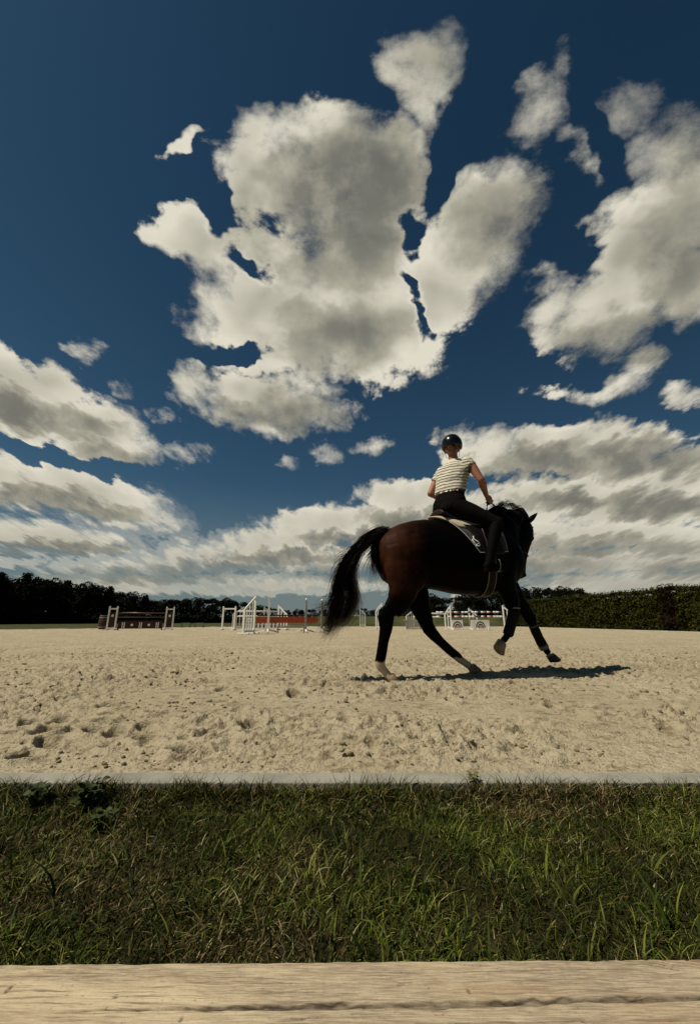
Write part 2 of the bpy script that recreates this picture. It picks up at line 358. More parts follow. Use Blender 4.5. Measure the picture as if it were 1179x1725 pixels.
def sand_height(x, y, cell):
    """cell = local grid size: detail finer than it is faded out"""
    k = lambda f: np.clip(1.0 / (f * cell * 2.2) - 0.6, 0, 1)
    tread = sst(fbm(x * 0.55, y * 0.8, 3, 11), -0.55, 0.35)                   # churned lanes and calmer patches
    tread = tread * (1 - 0.75 * np.exp(-(((x - 1.75) / 0.9) ** 2 + ((y - 2.1) / 0.45) ** 2)))
    tread = tread * (0.22 + 0.78 * sst(y + 0.25 * gnoise(x * 1.3, y * 1.3, 71), 1.85, 2.45))
    h = 0.010 * fbm(x * 1.2, y * 1.2, 3, 3)
    r = 1 - np.abs(fbm(x * 4.5, y * 6.5, 3, 21))
    h += (0.016 * (r ** 3 - 0.5)) * tread * k(5)
    f = fbm(x * 10, y * 24, 4, 31, 0.62)
    h += (0.022 * sst(f, 0.10, 0.32) - 0.018 * sst(-f, 0.15, 0.42)) * tread * k(10)
    f2 = fbm(x * 34, y * 60, 3, 41, 0.6)
    h += (0.007 * sst(f2, 0.15, 0.38) + 0.0035 * f2) * (0.35 + 0.65 * tread) * k(30)
    return h * (1 + 0.07 * np.maximum(y - 2.5, 0))
XL = lambda d: np.interp(d, [1.7, 8, 14, 41], [-11, -28, -35, -11.2]); XR = lambda d: np.interp(d, [1.7, 8, 20.5, 41], [11, 18.5, 17.4, 15.5])
ds = [1.715]
while ds[-1] < 41: ds.append(ds[-1] * (1.0042 if ds[-1] < 9 else 1.0065) + 0.0)
ds[-1] = 41.0
ds = np.array(ds); u = np.linspace(-1, 1, 761); uw = 0.16 * u + 0.84 * np.sign(u) * np.abs(u) ** 3.2
D_, U_ = np.meshgrid(ds, u, indexing='ij'); UW = np.broadcast_to(uw, D_.shape)
# a fan in the middle, stretched out to the arena borders at the sides
fanw = 0.16 * (D_ * 1.15 + 0.5) / 0.16
X = np.where(np.abs(U_) < 0.9, U_ / 0.9 * np.minimum(fanw, np.minimum(-XL(D_), XR(D_)) * 0.93), 0)
side = (np.abs(U_) - 0.9) / 0.1
edge = np.minimum(fanw, np.minimum(-XL(D_), XR(D_)) * 0.93)
X = np.where(U_ >= 0.9, edge + side * (XR(D_) - edge), X); X = np.where(U_ <= -0.9, -edge + side * (XL(D_) + edge), X)
Y = D_
cell = np.maximum(np.gradient(X, axis=1), np.gradient(Y, axis=0))
Z = sand_height(X, Y, cell)
hr = np.random.default_rng(5)
for _ in range(430):                      # hoof prints: a scoop with a heaped rim
    py_ = 1.9 * (9.0 / 1.9) ** hr.random(); px_ = (hr.random() * 2 - 1) * (py_ * 1.05 + 0.3); a = hr.random() * 6.28
    if px_ > 1.2 and py_ < 2.5 and hr.random() < .8: continue
    i0, i1 = np.searchsorted(ds, py_ - 0.2), np.searchsorted(ds, py_ + 0.2)
    sx_, sy_ = X[i0:i1] - px_, Y[i0:i1] - py_
    rx = sx_ * math.cos(a) + sy_ * math.sin(a); ry = -sx_ * math.sin(a) + sy_ * math.cos(a)
    rr = np.sqrt((rx / 0.075) ** 2 + (ry / 0.058) ** 2) + 0.18 * gnoise(X[i0:i1] * 22, Y[i0:i1] * 22, 77)
    dep = 0.016 + 0.032 * hr.random() ** 1.5
    Z[i0:i1] += -dep * np.exp(-(rr / 0.75) ** 4) + dep * 0.75 * np.exp(-((rr - 1.15) / 0.28) ** 2) * (0.6 + 0.4 * np.cos(np.arctan2(ry, rx)))
Z *= sst(Y, 1.715, 1.85) * 0.85 + 0.15
n0, n1_ = X.shape
idx = np.arange(n0 * n1_).reshape(n0, n1_)
Fq = np.stack([idx[:-1, :-1], idx[:-1, 1:], idx[1:, 1:], idx[1:, :-1]], -1).reshape(-1, 4)
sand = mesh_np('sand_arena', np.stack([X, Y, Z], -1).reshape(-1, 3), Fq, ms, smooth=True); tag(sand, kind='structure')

# loose clods of darker sand
mcl = varied('clod', (0.32, 0.26, 0.16), (0.15, 0.115, 0.068), 30.0, 0.95, 0.1, 0.004)
ico = bpy.data.meshes.new('tmp'); import bmesh
bm = bmesh.new(); bmesh.ops.create_icosphere(bm, subdivisions=1, radius=1.0); iv = np.array([v.co[:] for v in bm.verts]); ifc = np.array([[v.index for v in f.verts] for f in bm.faces]); bm.free()
Nn = 15000
cy = 1.8 * (8.5 / 1.8) ** rng.random(Nn); cx = (rng.random(Nn) * 2 - 1) * (cy * 1.08 + 0.3)
cl = fbm(cx * 1.3, cy * 1.9, 3, 91); keep = (cl + 0.25 * rng.standard_normal(Nn) > 0.05) & ~((cx > 1.15) & (cy < 2.7) & (rng.random(Nn) < .85))
cx, cy = cx[keep], cy[keep]; Nn = len(cx)
sz = 0.0018 + 0.0115 * rng.random(Nn) ** 5
sz = np.where(rng.random(Nn) < 0.018, sz * 0 + 0.009 + 0.010 * rng.random(Nn), sz)
sz *= (0.6 + 0.4 * np.clip(cy / 3, 0, 1.6))
R3 = rng.standard_normal((Nn, 12, 1)) * 0.22 + 1
an = rng.random(Nn) * 6.28
vv = iv[None] * R3 * sz[:, None, None] * np.array([1.35, 1.0, 0.75])
vx = vv[..., 0] * np.cos(an)[:, None] - vv[..., 1] * np.sin(an)[:, None]; vy = vv[..., 0] * np.sin(an)[:, None] + vv[..., 1] * np.cos(an)[:, None]
gz = sand_height(cx, cy, np.full(Nn, 0.006)) * (sst(cy, 1.715, 1.85) * 0.85 + 0.15)
vv = np.stack([vx + cx[:, None], vy + cy[:, None], vv[..., 2] + gz[:, None] + sz[:, None] * 0.35], -1)
cf = (ifc[None] + (np.arange(Nn) * 12)[:, None, None]).reshape(-1, 3)
tag(mesh_np('sand_clods', vv.reshape(-1, 3), cf, mcl, smooth=True), 'loose crumbly clods of darker sand scattered over the arena', 'sand clods', kind='stuff')

# kerbs
mk, b, p = newmat('concrete', (0.26, 0.26, 0.235), 0.85, 0.25)
oc = objco(b)
c = b.mix(b.sstep(b.noise(oc, 5.0, 6, 0.7), 0.35, 0.7), (0.30, 0.28, 0.225), (0.21, 0.195, 0.16))
c = b.mix(b.sstep(b.noise(oc, 160.0, 3, 0.6), 0.62, 0.74, 0, 0.5), c, (0.10, 0.10, 0.09)); b.l.new(c, p.inputs['Base Color'])
bump(b, p, b.noise(oc, 60, 5, 0.7), 0.003)
for i in range(22):
    mb = MB(); mb.box((-11 + i * 1.0 + 0.5, 1.665, -0.040), (0.9985, 0.096, 0.105))
    o = mb.build('kerb_stone', mk, bevel=0.004)
    o.rotation_euler = (0, 0, 0); tag(o, kind='structure')
mw = varied('pale_edging', (0.50, 0.48, 0.40), (0.36, 0.34, 0.28), 3.0, 0.8, 0.2)
mb = MB()
for (x0, y0, x1, y1) in ((17.45, 20.5, 15.55, 41.1), (18.55, 8, 17.45, 20.5), (15.55, 41.05, -11.3, 41.05), (-11.3, 41.05, -35.1, 14)):
    mb.beam((x0, y0, -0.01), (x1, y1, -0.01), 0.12, 0.10)
tag(mb.build('arena_edging', mw), kind='structure')

# ------------------------------------------------------------------ near turf
msoil, b, p = newmat('soil', (0.03, 0.022, 0.012), 0.95, 0.05)
oc = objco(b); b.l.new(b.mix(b.noise(oc, 30, 5, 0.7), (0.012, 0.012, 0.004), (0.05, 0.038, 0.018)), p.inputs['Base Color']); bump(b, p, b.noise(oc, 60, 4, 0.7), 0.02)
gx, gy = np.meshgrid(np.linspace(-11, 11, 441), np.linspace(0.10, 1.617, 80), indexing='xy')
turf_z = lambda x, y: -0.042 + 0.012 * fbm(x * 2.2, y * 2.2, 3, 5) * sst(1.62 - y, 0.0, 0.3) + 0.034 * sst(y, 1.48, 1.60)
idx = np.arange(gx.size).reshape(gx.shape)
tag(mesh_np('turf_soil', np.stack([gx, gy, turf_z(gx, gy)], -1).reshape(-1, 3), np.stack([idx[:-1, :-1], idx[:-1, 1:], idx[1:, 1:], idx[1:, :-1]], -1).reshape(-1, 4), msoil, smooth=True), kind='structure')

mg, b, p = newmat('grass_blade', (0.06, 0.08, 0.02), 0.6, 0.10)
at = b.n.new('ShaderNodeAttribute'); at.attribute_name = 'tint'; b.l.new(at.outputs['Color'], p.inputs['Base Color'])
def blades(name, n, xr, yr, hr_, wr, dens=None, lean=0.5, dry=0.16, seed=1, pal=None, segs=3):
    r = np.random.default_rng(seed)
    x = xr[0] + (xr[1] - xr[0]) * r.random(n); y = yr[0] + (yr[1] - yr[0]) * r.random(n)
    if dens is not None: kp = r.random(n) < dens(x, y); x, y = x[kp], y[kp]; n = len(x)
    tuft = fbm(x * 5, y * 5, 3, seed + 3)
    h = (hr_[0] + (hr_[1] - hr_[0]) * r.random(n) ** 1.6) * (1 + 0.35 * tuft)
    w = wr[0] + (wr[1] - wr[0]) * r.random(n) ** 1.5
    dr = gnoise(x * 6, y * 6, seed + 9) * 2.2 + r.standard_normal(n) * 1.9       # lean direction, shared within tufts
    ln = lean * (0.35 + r.random(n)) ; fa = r.random(n) * np.pi
    t = np.linspace(0, 1, segs + 1); base = turf_z(x, y) - 0.004
    lx, ly = np.cos(dr), np.sin(dr)
    P_ = []
    for k in t:
        off = h * ln * (k ** 1.9); zz = h * (k - 0.35 * ln * k * k)
        hw = w * 0.5 * (1 - k ** 2.2) * (0.75 + 0.5 * min(k * 3, 1)) + 0.00012
        tw = fa + k * 0.9
        for sgn in (-1, 1):
            P_.append(np.stack([x + lx * off + sgn * hw * np.cos(tw), y + ly * off + sgn * hw * np.sin(tw), base + zz], -1))
    V = np.stack(P_, 1)                                       # n, 2(segs+1), 3
    q = np.array([[2 * i, 2 * i + 1, 2 * i + 3, 2 * i + 2] for i in range(segs)])
    Fa = (q[None] + (np.arange(n) * 2 * (segs + 1))[:, None, None]).reshape(-1, 4)
    pal = pal or [(0.012, 0.022, 0.002), (0.034, 0.050, 0.005), (0.115, 0.125, 0.020), (0.032, 0.040, 0.005), (0.060, 0.075, 0.010)]
    pal = np.array(pal); c = pal[r.integers(0, len(pal), n)] * (0.7 + 0.6 * r.random((n, 1)))
    patch = sst(fbm(x * 2.0, y * 3.0, 3, 55), -0.1, 0.7)
    c = c * (0.62 + 0.80 * sst(fbm(x * 3.2, y * 4.0, 3, 58), -0.45, 0.55))[:, None]
    isdry = r.random(n) < dry * (0.35 + 2.2 * patch) + 0.5 * dry * sst(y, 1.45, 1.6)
    dc = np.array([(0.12, 0.085, 0.030), (0.085, 0.048, 0.018), (0.30, 0.25, 0.12)])[r.integers(0, 3, n)] * (0.6 + 0.6 * r.random((n, 1)))
    c = np.where(isdry[:, None], dc, c)
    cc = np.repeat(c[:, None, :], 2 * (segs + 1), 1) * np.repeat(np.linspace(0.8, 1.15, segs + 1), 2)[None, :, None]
    cc = np.concatenate([cc, np.ones(cc.shape[:2] + (1,))], -1)
    return V.reshape(-1, 3), Fa, cc.reshape(-1, 4)
def join_blades(name, sets, label):
    Vs, Fs, Cs, o = [], [], [], 0
    for V, Fa, c in sets: Vs.append(V); Fs.append(Fa + o); Cs.append(c); o += len(V)
    return tag(mesh_np(name, np.concatenate(Vs), np.concatenate(Fs), mg, smooth=True, attr=np.concatenate(Cs)), label, 'grass', kind='stuff')
fan = lambda x, y: (np.abs(x) < y * 1.05 + 0.35) * 1.0
edge_d = lambda x, y: (np.abs(x) < y * 1.05 + 0.35) * (0.30 + 0.7 * sst(gnoise(x * 3.1, x * 0 + 4.2, 8), -0.25, 0.35))
join_blades('lawn_grass', [
    blades('a', 95000, (-2.3, 2.3), (0.42, 1.59), (0.014, 0.034), (0.0013, 0.0028), fan, 1.1, 0.24, 1),
    blades('b', 80000, (-2.3, 2.3), (0.42, 1.59), (0.018, 0.046), (0.0013, 0.0030), lambda x, y: fan(x, y) * (0.35 + 0.65 * sst(fbm(x * 9, y * 9, 2, 57), -0.35, 0.3)), 0.9, 0.18, 2),
    blades('c', 5600, (-2.3, 2.3), (0.42, 1.59), (0.040, 0.075), (0.0017, 0.0038), fan, 0.75, 0.10, 3, segs=4),
    blades('d', 6500, (-2.3, 2.3), (1.55, 1.616), (0.03, 0.075), (0.0016, 0.0034), edge_d, 0.8, 0.22, 4, segs=4),
    blades('e', 26000, (-9, 9), (0.35, 1.58), (0.035, 0.08), (0.004, 0.007), lambda x, y: (np.abs(x) >= y * 1.05 + 0.3) * 1.0, 0.7, 0.14, 6),
    blades('g', 9000, (-2.3, 2.3), (1.46, 1.615), (0.022, 0.045), (0.0018, 0.0036), fan, 1.0, 0.75, 14),
    blades('f', 220, (-1.2, 1.2), (0.45, 1.2), (0.08, 0.13), (0.0035, 0.0065), fan, 0.6, 0.05, 9, segs=5),
], 'uneven dark green lawn grass with dry straw between the board and the kerb')

# broad-leaved weeds
mleaf = varied('weed_leaf', (0.020, 0.036, 0.006), (0.050, 0.062, 0.014), 25.0, 0.6, 0.12)
def weed(loc, n, L, up, seed, label, name='leafy_weed', rosette=False, mat=None):
    r = np.random.default_rng(seed); root = empty(name, (loc[0], loc[1], float(turf_z(np.array(loc[0]), np.array(loc[1])))) if len(loc) == 2 else loc)
    tag(root, label, 'weed')
    st = MB(); lf = MB()
    for i in range(n):
        a = r.random() * 6.28; rad = (0.25 + 0.9 * r.random()) * L * (0.3 if rosette else 1.2); hgt = up * (0.3 + 0.7 * r.random())
        px_, py_ = math.cos(a) * rad, math.sin(a) * rad
        st.tube([(px_ * .2, py_ * .2, 0), (px_ * .8, py_ * .8, hgt * .7), (px_, py_, hgt)], [0.0016, 0.0013, 0.0009], 5)
        ln = L * (0.6 + 0.6 * r.random()); wd_ = ln * (0.34 if not rosette else 0.20); el_ = r.random() * 0.9 - 0.15; a2 = a + r.standard_normal() * 0.7
        d = np.array([math.cos(a2) * math.cos(el_), math.sin(a2) * math.cos(el_), math.sin(el_)]); sdv = np.array([-math.sin(a2), math.cos(a2), r.standard_normal() * .3]); sdv /= np.linalg.norm(sdv); nn = np.cross(d, sdv)
        V = []; k = 7
        for j in range(k + 1):
            t = j / k; ww = wd_ * math.sin(math.pi * min(t * 0.93 + 0.05, 1)) ** 0.8 * (1 + 0.18 * (j % 2)); c0 = np.array([px_, py_, hgt]) + d * ln * t - nn * (-0.22) * ln * t * t * -1
            V += [c0 - sdv * ww + nn * ww * .3, c0, c0 + sdv * ww + nn * ww * .3]
        lf.add(V, [f for j in range(k) for f in ((3 * j, 3 * j + 1, 3 * j + 4, 3 * j + 3), (3 * j + 1, 3 * j + 2, 3 * j + 5, 3 * j + 4))])
    st.build('stem', mat or mleaf, root); lf.build('leaf_cluster', mat or mleaf, root, smooth=True)
    return root
weed((-0.87, 1.53), 60, 0.027, 0.075, 3, 'bushy broad-leaved weed rising over the kerb at the far left')
weed((-0.76, 1.42), 30, 0.024, 0.045, 4, 'low pale-leaved weed just in front of the bushy one by the kerb')
weed((-1.05, 1.53), 36, 0.024, 0.060, 14, 'small dark weed between the left picture edge and the bushy weed')
weed((0.80, 0.72), 10, 0.040, 0.035, 5, 'broad-leaved weed in the grass close to the board at the right', rosette=True)
weed((0.92, 1.02), 12, 0.036, 0.030, 6, 'round-leaved weed in the middle of the grass at the right')
weed((0.60, 0.60), 8, 0.040, 0.040, 8, 'dock-like weed against the far edge of the board right of centre', rosette=True)
mdry = varied('dry_tuft', (0.16, 0.14, 0.06), (0.09, 0.10, 0.03), 30, 0.8, 0.1)
weed((0.445, 1.63, 0.005), 40, 0.022, 0.030, 7, 'small spiky dry tuft growing on the kerb right of centre', name='dry_tuft', rosette=True, mat=mdry)

# ------------------------------------------------------------------ weathered board in front of the camera
mbd, b, p = newmat('weathered_wood', (0.40, 0.31, 0.19), 0.8, 0.2)
oc = objco(b)
qv = b.v('MULTIPLY', oc, (1.0, 16.0, 4.0))
wob = b.sc(b.v('SUBTRACT', b.noise(oc, 7.0, 3, 0.5, col=True), (0.5, 0.5, 0.5)), 0.25)
gr = b.noise(b.v('ADD', qv, wob), 9.0, 6, 0.65)
gr2 = b.noise(b.v('MULTIPLY', oc, (1.5, 60.0, 4.0)), 9.0, 4, 0.6)
blot = b.noise(b.v('MULTIPLY', oc, (1.0, 2.2, 1.0)), 9.0, 4, 0.6)
c = b.mix(b.sstep(gr, 0.38, 0.64), (0.50, 0.40, 0.25), (0.30, 0.225, 0.14))
c = b.mix(b.sstep(blot, 0.42, 0.62, 0, 0.75), c, (0.25, 0.19, 0.12))
c = b.mix(b.sstep(gr2, 0.52, 0.62, 0, 0.75), c, (0.15, 0.105, 0.06))
sxx = b.n.new('ShaderNodeSeparateXYZ'); b.l.new(oc, sxx.inputs[0])
c = b.mix(b.sstep(b.m('ADD', sxx.outputs[0], b.m('MULTIPLY', blot, .3)), -0.10, 0.28, 0, 0.65), c, (0.25, 0.195, 0.13))
spk = b.noise(oc, 330.0, 2, 0.5); c = b.mix(b.sstep(spk, 0.64, 0.72, 0, 0.6), c, (0.12, 0.085, 0.05))
fib = b.noise(b.v('MULTIPLY', oc, (6.0, 120.0, 10.0)), 9.0, 3, 0.7); c = b.mix(b.sstep(fib, 0.40, 0.62, 0.0, 0.45), c, (0.62, 0.51, 0.34))
warm = b.noise(b.v('MULTIPLY', oc, (1.0, 8.0, 1.0)), 5.0, 3, 0.6); c = b.mix(b.sstep(warm, 0.5, 0.7, 0, 0.5), c, (0.34, 0.22, 0.12))
at = b.n.new('ShaderNodeAttribute'); at.attribute_name = 'tint'; c = b.mix(1.0, c, at.outputs['Color'], 'MULTIPLY')
b.l.new(c, p.inputs['Base Color'])
bump(b, p, b.m('ADD', b.m('MULTIPLY', gr2, 1.0), b.m('MULTIPLY', b.noise(oc, 240, 3, 0.6), 0.5)), 0.0009)
bxs = np.concatenate([np.linspace(-1.3, -0.36, 60), np.linspace(-0.355, 0.355, 1100), np.linspace(0.36, 1.3, 60)])
bys = np.concatenate([np.linspace(0.215, 0.30, 20), np.linspace(0.301, 0.3665, 150)])
BX, BY = np.meshgrid(bxs, bys, indexing='xy')
wv_ = 0.0011 * fbm(BX * 9, BY * 0 + 1.0, 3, 61)
yc = 0.3310 + 0.0035 * np.clip(BX / 0.26, -1, 1) + wv_
wdt = 0.0003 + 0.0019 * sst(BX, -0.2, 0.0) * (1 - 0.45 * sst(BX, 0.1, 0.26)) * (1 + 0.5 * fbm(BX * 30, BY * 0, 3, 62))
crack = np.exp(-(np.abs(BY - yc) / (wdt + 1e-6)) ** 5) * sst(BX, -0.205, -0.17)
rim_ = np.exp(-((np.abs(BY - yc) - wdt * (0.9 + .5 * fbm(BX * 60, BY * 0 + 2, 2, 67))) / 0.00035) ** 2) * sst(BX, -0.205, -0.15) * sst(fbm(BX * 22, BY * 0 + (BY > yc), 2, 68), -.4, .2)
ln2 = np.exp(-(np.abs(BY - (0.3185 + wv_ * .6 + 0.001 * np.sin(BX * 7))) / 0.00045) ** 2) * sst(BX, -0.02, 0.05)
ln3 = np.exp(-(np.abs(BY - (0.3555 + wv_ * .8 + 0.004 * BX)) / 0.0004) ** 2) * sst(fbm(BX * 5, BY * 0, 2, 71), -0.2, 0.2)
ln4 = np.exp(-(np.abs(BY - (0.3475 + wv_ * 1.1 + 0.006 * BX)) / 0.0005) ** 2) * sst(fbm(BX * 4, BY * 0 + 3, 2, 72), -0.1, 0.3)
# slanting grain where a branch left the trunk, top right
dgl = np.maximum.reduce([np.exp(-(np.abs((BY - 0.3655) + 0.16 * (BX - xo) + 0.002 * fbm(BX * 40, BY * 40, 2, 73)) / 0.0006) ** 2) * (BX > xo) * (BX < xo + ll) for xo, ll in ((0.175, .06), (0.19, .05), (0.205, .07), (0.225, .06), (0.245, .05))])
rough_ = fbm(BX * 30, BY * 260, 4, 63, 0.6)
fl = fbm(BX * 55, BY * 150, 3, 64)
pit = 0.6 * sst(fbm(BX * 45, BY * 190, 3, 65), 0.85, 1.1)
for kx, ky, ka, kl in ((-0.244, 0.3445, 0.30, 0.006), (-0.230, 0.3450, 1.45, 0.0035), (-0.155, 0.3385, 0.9, 0.002), (-0.105, 0.323, 1.2, 0.002), (0.08, 0.3405, 1.6, 0.002)):
    rx = (BX - kx) * math.cos(ka) + (BY - ky) * math.sin(ka); ry = -(BX - kx) * math.sin(ka) + (BY - ky) * math.cos(ka)
    pit = np.maximum(pit, np.exp(-((rx / kl) ** 4 + (ry / 0.0011) ** 2)))
BZ = 0.33 + 0.00035 * rough_ + 0.00025 * fl - 0.0030 * crack - 0.0006 * ln2 - 0.0006 * ln3 - 0.0006 * ln4 - 0.0010 * pit - 0.0012 * dgl
BZ -= 0.003 * sst(BY, 0.3635, 0.3665) ** 2
dark = 1 - 0.55 * rim_ - 0.58 * crack * (0.8 + 0.4 * fbm(BX * 80, BY * 400, 2, 66)) - 0.45 * np.clip(ln2 + ln3 + ln4, 0, 1) - 0.5 * pit - 0.55 * dgl
dark = np.clip(dark, 0.15, 1)
BY2 = BY + 0.0052 * BX / 0.26 * (BY - 0.20) / 0.16 * 0.5          # the board lies a touch askew
nb, na = BX.shape; idx = np.arange(BX.size).reshape(BX.shape)
V = np.stack([BX, BY2, BZ], -1).reshape(-1, 3); Fq = np.stack([idx[:-1, :-1], idx[:-1, 1:], idx[1:, 1:], idx[1:, :-1]], -1).reshape(-1, 4)
lower = V.copy(); lower[:, 2] = 0.285; o_ = len(V)
rim = np.concatenate([idx[0, :], idx[1:, -1], idx[-1, -2::-1], idx[-2:0:-1, 0]])
rn = np.roll(rim, -1); low_ids = o_ + np.arange(len(rim)); V2 = np.concatenate([V, lower[rim]])
skirt = np.stack([rim, low_ids, np.roll(low_ids, -1), rn], -1)
tint = np.concatenate([np.repeat(dark.reshape(-1, 1), 3, 1), np.ones((dark.size, 1))], 1)
tint = np.concatenate([tint, np.concatenate([np.repeat(dark.reshape(-1, 1)[rim], 3, 1), np.ones((len(rim), 1))], 1)])
root = empty('wooden_rail', (0, 0, 0)); tag(root, 'weathered pale wooden board with a long dark crack, along the bottom edge', 'board')
mesh_np('plank', V2, np.concatenate([Fq, skirt]), mbd, root, smooth=True, attr=tint)
mpost = varied('post_wood', (0.30, 0.23, 0.14), (0.18, 0.13, 0.08), 12, 0.85, 0.15, 0.003)
for x in (-1.1, 1.1): MB().box((x, 0.29, 0.115), (0.09, 0.09, 0.336)).build('post', mpost, root, bevel=0.004)

# ------------------------------------------------------------------ trees, hedge
mtl = bpy.data.materials.new('tree_leaf'); 
mtl, b, p = newmat('tree_leaf', (0.014, 0.020, 0.006), 0.8, 0.05)
at = b.n.new('ShaderNodeAttribute'); at.attribute_name = 'tint'; b.l.new(at.outputs['Color'], p.inputs['Base Color'])
mbark = varied('bark', (0.035, 0.026, 0.018), (0.06, 0.045, 0.03), 3.0, 0.9, 0.1, 0.02)
def leaf_quads(r, C, size, cols, up=0.0):
    n = len(C); a = r.standard_normal((n, 3)); a[:, 2] += up; a /= np.linalg.norm(a, axis=1)[:, None]
    c_ = np.cross(a, r.standard_normal((n, 3))); c_ /= np.linalg.norm(c_, axis=1)[:, None]
    s_ = (size * (0.5 + r.random(n)))[:, None]; s2 = s_ * 0.55
    V = np.stack([C - a * s_ * .5, C + c_ * s2 * .5, C + a * s_ * .5, C - c_ * s2 * .5], 1)
    col = cols[r.integers(0, len(cols), n)] * (0.7 + 0.6 * r.random((n, 1)))
    col = np.repeat(np.concatenate([col, np.ones((n, 1))], 1)[:, None], 4, 1)
    return V.reshape(-1, 3), np.arange(4 * n).reshape(-1, 4), col.reshape(-1, 4)
DARK = np.array([(0.004, 0.006, 0.0018), (0.008, 0.010, 0.0028), (0.015, 0.016, 0.004), (0.005, 0.007, 0.0024)])
def make_tree(kind, seed, nl=6500):
    """unit-height tree, crown down to the ground scrub"""
    r = np.random.default_rng(seed); root = empty('broadleaf_tree' if kind != 'spire' else 'conifer_tree')
    tr = MB(); tr.tube([(0, 0, 0), (.01, 0, .25), (0, .01, .5), (.01, 0, .8)], [.030, .022, .015, .005], 8)
    Cs = []
    if kind == 'spire':
        for i in range(46):
            z = 0.12 + 0.86 * (i / 45); rad = 0.30 * (1 - z) ** 0.75 + 0.02; m = int(nl / 46 * (0.4 + 1.4 * (1 - z)))
            for j in range(5):
                a = r.random() * 6.28; L = rad * (0.6 + 0.6 * r.random()); t = r.random(m // 5 + 1) ** 0.6
                Cs.append(np.stack([np.cos(a) * L * t, np.sin(a) * L * t, z - 0.10 * t * L / .3 + 0.0 * t], -1) + r.standard_normal((len(t), 3)) * [.022, .022, .014])
                if i % 3 == 0 and j == 0: tr.tube([(0, 0, z), (math.cos(a) * L * .8, math.sin(a) * L * .8, z - .05)], [.006, .002], 5)
    else:
        ncl = 34
        for i in range(ncl):
            z = 0.10 + 0.82 * r.random() ** 0.85; env = 0.40 * math.sin(math.pi * min(max((z + 0.18) / 1.2, 0), 1)) ** 0.6
            a = r.random() * 6.28; rr_ = env * (0.35 + 0.65 * r.random() ** .5); c0 = np.array([math.cos(a) * rr_, math.sin(a) * rr_, z]); s0 = 0.075 + 0.075 * r.random()
            m = nl // ncl; d = r.standard_normal((m, 3)); d /= np.linalg.norm(d, axis=1)[:, None]
            Cs.append(c0 + d * (s0 * (0.55 + 0.55 * r.random((m, 1)) ** 0.6)) * [1, 1, .85])
            if i % 3 == 0: tr.tube([(0, 0, max(z - .25, .15)), tuple(c0 * [.5, .5, 1] - [0, 0, .08]), tuple(c0)], [.012, .008, .003], 5)
    C = np.concatenate(Cs); C[:, 2] = np.clip(C[:, 2], 0.01, 1.02)
    V, Fq, col = leaf_quads(r, C, 0.040, DARK, 0.2)
    tr.build('trunk', mbark, root, smooth=True)
    mesh_np('crown', V, Fq, mtl, root, attr=col)
    return root
protos = {'round': [make_tree('round', 101), make_tree('round', 102), make_tree('round', 103)], 'spire': [make_tree('spire', 104), make_tree('spire', 105)]}
usedp = set()
def pxr(px, py): return ((px - 589.5) / 665.0, math.cos(R(PITCH)) + (py - 862.5) / 665.0 * math.sin(R(PITCH)), math.sin(R(PITCH)) - (py - 862.5) / 665.0 * math.cos(R(PITCH)))
def at_far(px, py, Yd):
    d = pxr(px, py); return d[0] / d[1] * Yd, Yd, CAMH + d[2] / d[1] * Yd
ORD = ['first', 'second', 'third', 'fourth', 'fifth', 'sixth', 'seventh', 'eighth', 'ninth', 'tenth', 'eleventh', 'twelfth', 'thirteenth', 'fourteenth', 'fifteenth', 'sixteenth', 'seventeenth', 'eighteenth', 'nineteenth', 'twentieth']
def plant(kind, px, py, Yd, wide, label, group, key=None, i=0):
    x, y, z = at_far(px, py, Yd); pr = protos[kind][i % len(protos[kind])]
    if pr.name in usedp: o = copy_tree(pr)
    else: o = pr; usedp.add(pr.name)
    o.location = (x, y, -0.3); h = z + 0.3; o.scale = (h * wide, h * wide, h / 0.97); o.rotation_euler = (0, 0, (i * 2.39996) % 6.28)
    tag(o, label, 'tree', group)
    return o
# wood on the left: skyline read from left to right, receding to the right
sky_l = [(-60, 960, 70), (-30, 972, 74), (5, 967, 76), (30, 974, 80), (48, 968, 82), (75, 974, 84), (97, 977, 86), (115, 980, 92), (140, 984, 94), (163, 984, 98), (187, 990, 100), (212, 998, 104), (236, 1000, 108), (258, 1011, 112)]
rowN = ['frontmost', 'next']
for i, (px, py, Yd) in enumerate(sky_l):
    k = 'spire' if i in (2, 4, 7, 10) else 'round'
    plant(k, px, py, Yd, 0.92 if k == 'round' else 1.15, 'dark %s tree, %s from the left in the front row of the left wood' % ('spiky-topped' if k == 'spire' else 'bushy', ORD[i]), 'dark trees of the wood at the left', i=i)
for i in range(14):
    px = -50 + i * 24; py = np.interp(px, [a[0] for a in sky_l], [a[1] for a in sky_l]) + 6 + (i * 7 % 5)
    plant('round', px + 9, py, 118 + i * 2.0, 1.0, 'dark bushy tree, %s from the left in the second row of the left wood' % ORD[i], 'dark trees of the wood at the left', i=i + 3)
sky_m = [(270, 1012, 118), (288, 1009, 120), (307, 1011, 124), (325, 1008, 126), (345, 1007, 128), (366, 1009, 130), (388, 1009, 132), (404, 1013, 136), (424, 1017, 140), (446, 1021, 146), (464, 1025, 152), (482, 1028, 160), (503, 1027, 168), (524, 1026, 172), (545, 1027, 176), (566, 1025, 180), (588, 1027, 184), (610, 1025, 190), (630, 1027, 190)]
for i, (px, py, Yd) in enumerate(sky_m):
    plant('round', px, py, Yd, 1.25, 'low dark tree, %s from the left in the far row behind the jumps' % ORD[i], 'far row of low dark trees left of the horse', i=i)
sky_r = [(662, 1018, 120), (684, 1008, 110), (706, 1000, 100), (728, 1002, 96), (746, 1006, 96), (781, 1003, 92), (803, 998, 90), (826, 994, 90), (850, 992, 92), (868, 990, 92)]
